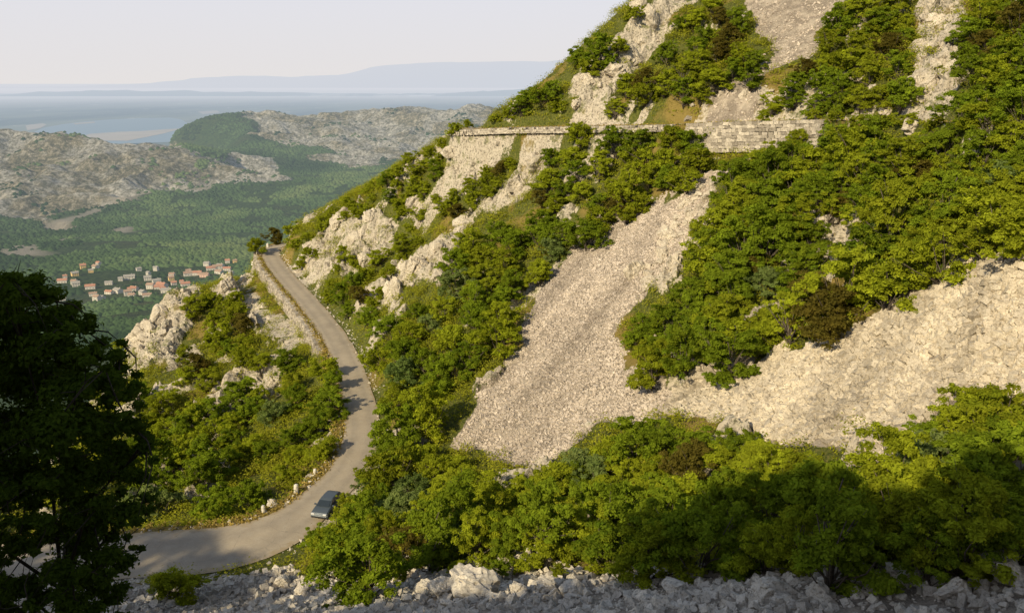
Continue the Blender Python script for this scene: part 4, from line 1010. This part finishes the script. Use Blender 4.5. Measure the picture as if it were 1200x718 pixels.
for k, (px, py, t, rt, lb) in enumerate(HS):
    p = vsurf(px, py+2)
    if p is None: continue
    w_i = 1 if ('ochre' in lb or 'yellow' in lb) else (2 if 'pink' in lb else 0)
    key = (t, rt, w_i)
    if key not in HM: HM[key] = house_meshes(*HT[t], M_HW[w_i], M_HR[rt])
    wall, roof, chim, wins = HM[key]
    o = link('village_house', None, None, p); o.rotation_euler = (0, 0, random.uniform(-.7, .7)); s = random.uniform(.52, .8); o.location.x += random.uniform(-5, 5); o.location.y += random.uniform(-14, 14); HPOS.append(tuple(o.location)); o.scale = (s, s, s)
    tag(o, lb, 'house', 'houses of the village in the valley')
    link('wall', wall, o); r_ = link('roof', roof, o); link('chimney', chim, r_)
    for w in wins: link('window', w, o)

tag(link('valley_forest', far_forest(78000)), 'hazy green woodland covering the valley floor behind the village', 'forest', kind='stuff')

# ------------------------------------------------------------------ plain, bay, sea and far mountains
def plainmat():
    m, nt, out = newmat('plain'); g = geo(nt)
    mp = N(nt, 'Mapping'); mp.inputs['Scale'].default_value = (1, .3, 1); nt.links.new(g, mp.inputs[0])
    n1 = noise(nt, .0005, mp.outputs[0], 8, .6); n2 = noise(nt, .004, mp.outputs[0], 6, .7)
    c = ramp(nt, n1, [(.40, (.01, .04, .05)), (.56, (.22, .25, .19))]); c = mixc(nt, ramp(nt, n2, [(.62, 0.), (.68, .9)]), c, (.8, .74, .66))
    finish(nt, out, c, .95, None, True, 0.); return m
def sheet(name, x0, x1, y0, y1, z, mat, nx=24, ny=24):
    X, Y = np.meshgrid(np.linspace(x0, x1, nx), np.linspace(y0, y1, ny)); i = np.arange(nx*ny).reshape(ny, nx)
    q = np.stack([i[:-1, :-1], i[:-1, 1:], i[1:, 1:], i[1:, :-1]], -1).reshape(-1, 4)
    return tag(link(name, mesh_np(name, np.c_[X.ravel(), Y.ravel(), np.full(X.size, z)], q, mat, True)), kind='structure')
sheet('ground', -120000, 120000, -3000, 140000, -575, plainmat(), 60, 60)
def watermat():
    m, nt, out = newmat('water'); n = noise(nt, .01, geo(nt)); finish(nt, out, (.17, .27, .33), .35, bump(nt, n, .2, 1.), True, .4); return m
M_WATER = watermat()
def flat_poly(name, pts, z, mat):
    V = np.array([Pz(a, b, z) for a, b in pts]); mb = MB(); mb.add(V, [tuple(range(len(V)))]); return tag(link(name, mb.mesh(name, mat)), kind='structure')
flat_poly('bay_water', [(50,150),(72,146),(95,143),(130,140),(165,138.5),(200,138),(212,140),(222,146),(240,165),(100,170),(20,165)], -573, M_WATER)
flat_poly('sea', [(-400,103.2),(200,101.8),(420,107.2),(520,107),(640,105.5),(900,104),(900,98.5),(-400,98.5)], -571, M_WATER)
def sandmat(name, c):
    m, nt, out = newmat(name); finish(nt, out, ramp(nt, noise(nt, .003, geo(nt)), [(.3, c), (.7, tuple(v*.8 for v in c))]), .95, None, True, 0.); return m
M_SAND = sandmat('shore_sand', (.62, .52, .42))
for nm, pts in (('shore', [(80,165),(105,157),(140,154.5),(170,153.5),(195,151.5),(214,150.5),(205,153),(190,157),(150,165)]), ('shore', [(86,144.5),(110,142.6),(112,144),(88,146)]), ('shore', [(232,131),(254,129.5),(258,132),(238,134)]), ('shore', [(30,147),(50,144.5),(55,146),(48,150),(32,153)]), ('shore', [(440,109.6),(462,108.6),(476,108.8),(478,110.6),(448,111.4)]), ('shore',[(352,107.6),(395,106.6),(398,107.8),(354,108.8)])):
    flat_poly(nm, pts, -570, M_SAND)
def farmount(name, prof, D, ridge, seed):
    """range of mountains D metres away through the given skyline"""
    nxm = 160; xs = np.linspace(prof[0][0], prof[-1][0], nxm); ys = np.interp(xs, [p[0] for p in prof], [p[1] for p in prof])
    ys = ys+(fbm(xs/40, xs*0+seed, 4, seed)-.5)*5
    V = []; K = 7
    for k in range(K):
        t = k/(K-1)
        for x, y in zip(xs, ys):
            c = P(x, y, D); f = math.sin(math.pi*t); dy = (t-.5)*ridge
            V.append([c[0], D+dy, -575+(max(c[2]+575, 5))*f**.8+(vnoise(np.array(x/9), np.array(t*6), seed)-.5)*120*f*(abs(t-.5) > .1)])
    i = np.arange(K*nxm).reshape(K, nxm); q = np.stack([i[:-1, :-1], i[:-1, 1:], i[1:, 1:], i[1:, :-1]], -1).reshape(-1, 4)
    return tag(link(name, mesh_np(name, V, q, M_FM, True)), kind='structure')
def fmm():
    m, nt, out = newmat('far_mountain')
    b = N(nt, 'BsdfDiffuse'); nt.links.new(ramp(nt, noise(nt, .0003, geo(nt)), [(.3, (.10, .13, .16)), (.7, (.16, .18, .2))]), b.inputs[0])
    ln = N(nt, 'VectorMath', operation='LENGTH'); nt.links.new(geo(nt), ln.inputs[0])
    f = math_(nt, 'SUBTRACT', 1., math_(nt, 'EXPONENT', math_(nt, 'MULTIPLY', ln.outputs['Value'], -1/14000.)), True)  # painted haze: emission takes over the mountain colour with distance
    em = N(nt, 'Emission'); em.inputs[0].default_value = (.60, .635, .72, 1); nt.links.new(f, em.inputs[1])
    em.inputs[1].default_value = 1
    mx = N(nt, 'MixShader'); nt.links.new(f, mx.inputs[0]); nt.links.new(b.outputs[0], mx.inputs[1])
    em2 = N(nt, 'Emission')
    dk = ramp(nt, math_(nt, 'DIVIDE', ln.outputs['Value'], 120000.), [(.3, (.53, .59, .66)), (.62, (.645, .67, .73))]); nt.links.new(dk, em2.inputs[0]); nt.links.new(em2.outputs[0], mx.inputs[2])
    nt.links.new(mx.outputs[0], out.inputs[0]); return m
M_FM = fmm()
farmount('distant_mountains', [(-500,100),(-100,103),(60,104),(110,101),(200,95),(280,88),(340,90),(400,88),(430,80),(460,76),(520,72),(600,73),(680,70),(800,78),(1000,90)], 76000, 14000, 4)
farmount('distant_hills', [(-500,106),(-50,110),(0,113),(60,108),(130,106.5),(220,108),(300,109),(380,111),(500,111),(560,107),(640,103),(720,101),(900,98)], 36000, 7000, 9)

# ------------------------------------------------------------------ trees on the ridge behind the camera (they throw the foreground shade)
def shade_trees():
    for k, q in enumerate(SHADE_Q):
        q = q.copy(); q[1] += random.uniform(-1.5, 1.); g = float(hz(q[0], q[1])); Hh = max(3., (q[2]-g)*1.15+1.2)
        crown, trunk = random.choice(PROTO[('green', True)])
        o = link('leafy_tree', None, None, (q[0], q[1], g-.2)); sx = random.uniform(.9, 1.3)
        o.scale = (sx, sx, min(Hh, 7)/4.7); o.rotation_euler = (0, 0, k*1.7)
        tag(o, 'shade tree on the ridge above the camera, out of view', 'tree', 'trees on the ridge above the viewpoint')
        link('crown', crown, o); link('trunk', trunk, o)
    print('shade', SHADE_Q[::6].round(1), [round(float(hz(q[0], q[1])), 1) for q in SHADE_Q[::6]])
shade_trees()

# ------------------------------------------------------------------ light
w = bpy.data.worlds.new('World'); scene.world = w; w.use_nodes = True; nt = w.node_tree; nt.nodes.clear()
wo = nt.nodes.new('ShaderNodeOutputWorld'); bg = nt.nodes.new('ShaderNodeBackground'); sk = nt.nodes.new('ShaderNodeTexSky')
sk.sky_type = 'NISHITA'; sk.sun_disc = False
el = math.asin(SUN[2]); sk.sun_elevation = el; sk.sun_rotation = math.atan2(SUN[0], SUN[1])
sk.air_density = 1.; sk.dust_density = 1.5; sk.ozone_density = 1.; sk.altitude = 600
hs = nt.nodes.new('ShaderNodeHueSaturation'); hs.inputs['Saturation'].default_value = .75
nt.links.new(sk.outputs[0], hs.inputs['Color'])
# pale haze lying on the horizon, thinning upwards
tc = nt.nodes.new('ShaderNodeTexCoord'); sx = nt.nodes.new('ShaderNodeSeparateXYZ'); nt.links.new(tc.outputs['Generated'], sx.inputs[0])
hc = ramp(nt, sx.outputs[2], [(0., (5.6, 5.4, 5.35)), (.08, (5.45, 5.42, 5.75)), (.20, (5.0, 5.3, 6.2)), (.4, (4.5, 5.0, 6.2))])
hf = ramp(nt, sx.outputs[2], [(0., 1.), (.16, .95), (.36, .0)])
nt.links.new(mixc(nt, hf, hs.outputs[0], hc), bg.inputs[0]); bg.inputs[1].default_value = .14
nt.links.new(bg.outputs[0], wo.inputs[0])
sl = bpy.data.lights.new('sun', 'SUN'); sl.energy = 5.; sl.angle = R(.5); sl.color = (1., .85, .57)
so = bpy.data.objects.new('sun', sl); col.objects.link(so)
from mathutils import Vector
so.rotation_euler = Vector(SUN).to_track_quat('Z', 'Y').to_euler()
cam = bpy.data.cameras.new('camera'); co = bpy.data.objects.new('camera', cam); col.objects.link(co)
cam.sensor_width = 36; cam.lens = 36*F/1200; cam.clip_start = .1; cam.clip_end = 200000
co.location = (0, 0, 0); co.rotation_euler = (math.pi/2-PIT, 0, 0); scene.camera = co
scene.view_settings.view_transform = 'Standard'; scene.view_settings.look = 'None'; scene.view_settings.exposure = 0; scene.view_settings.gamma = 1
scene.cycles.max_bounces = 4; scene.cycles.diffuse_bounces = 2; scene.cycles.transmission_bounces = 3
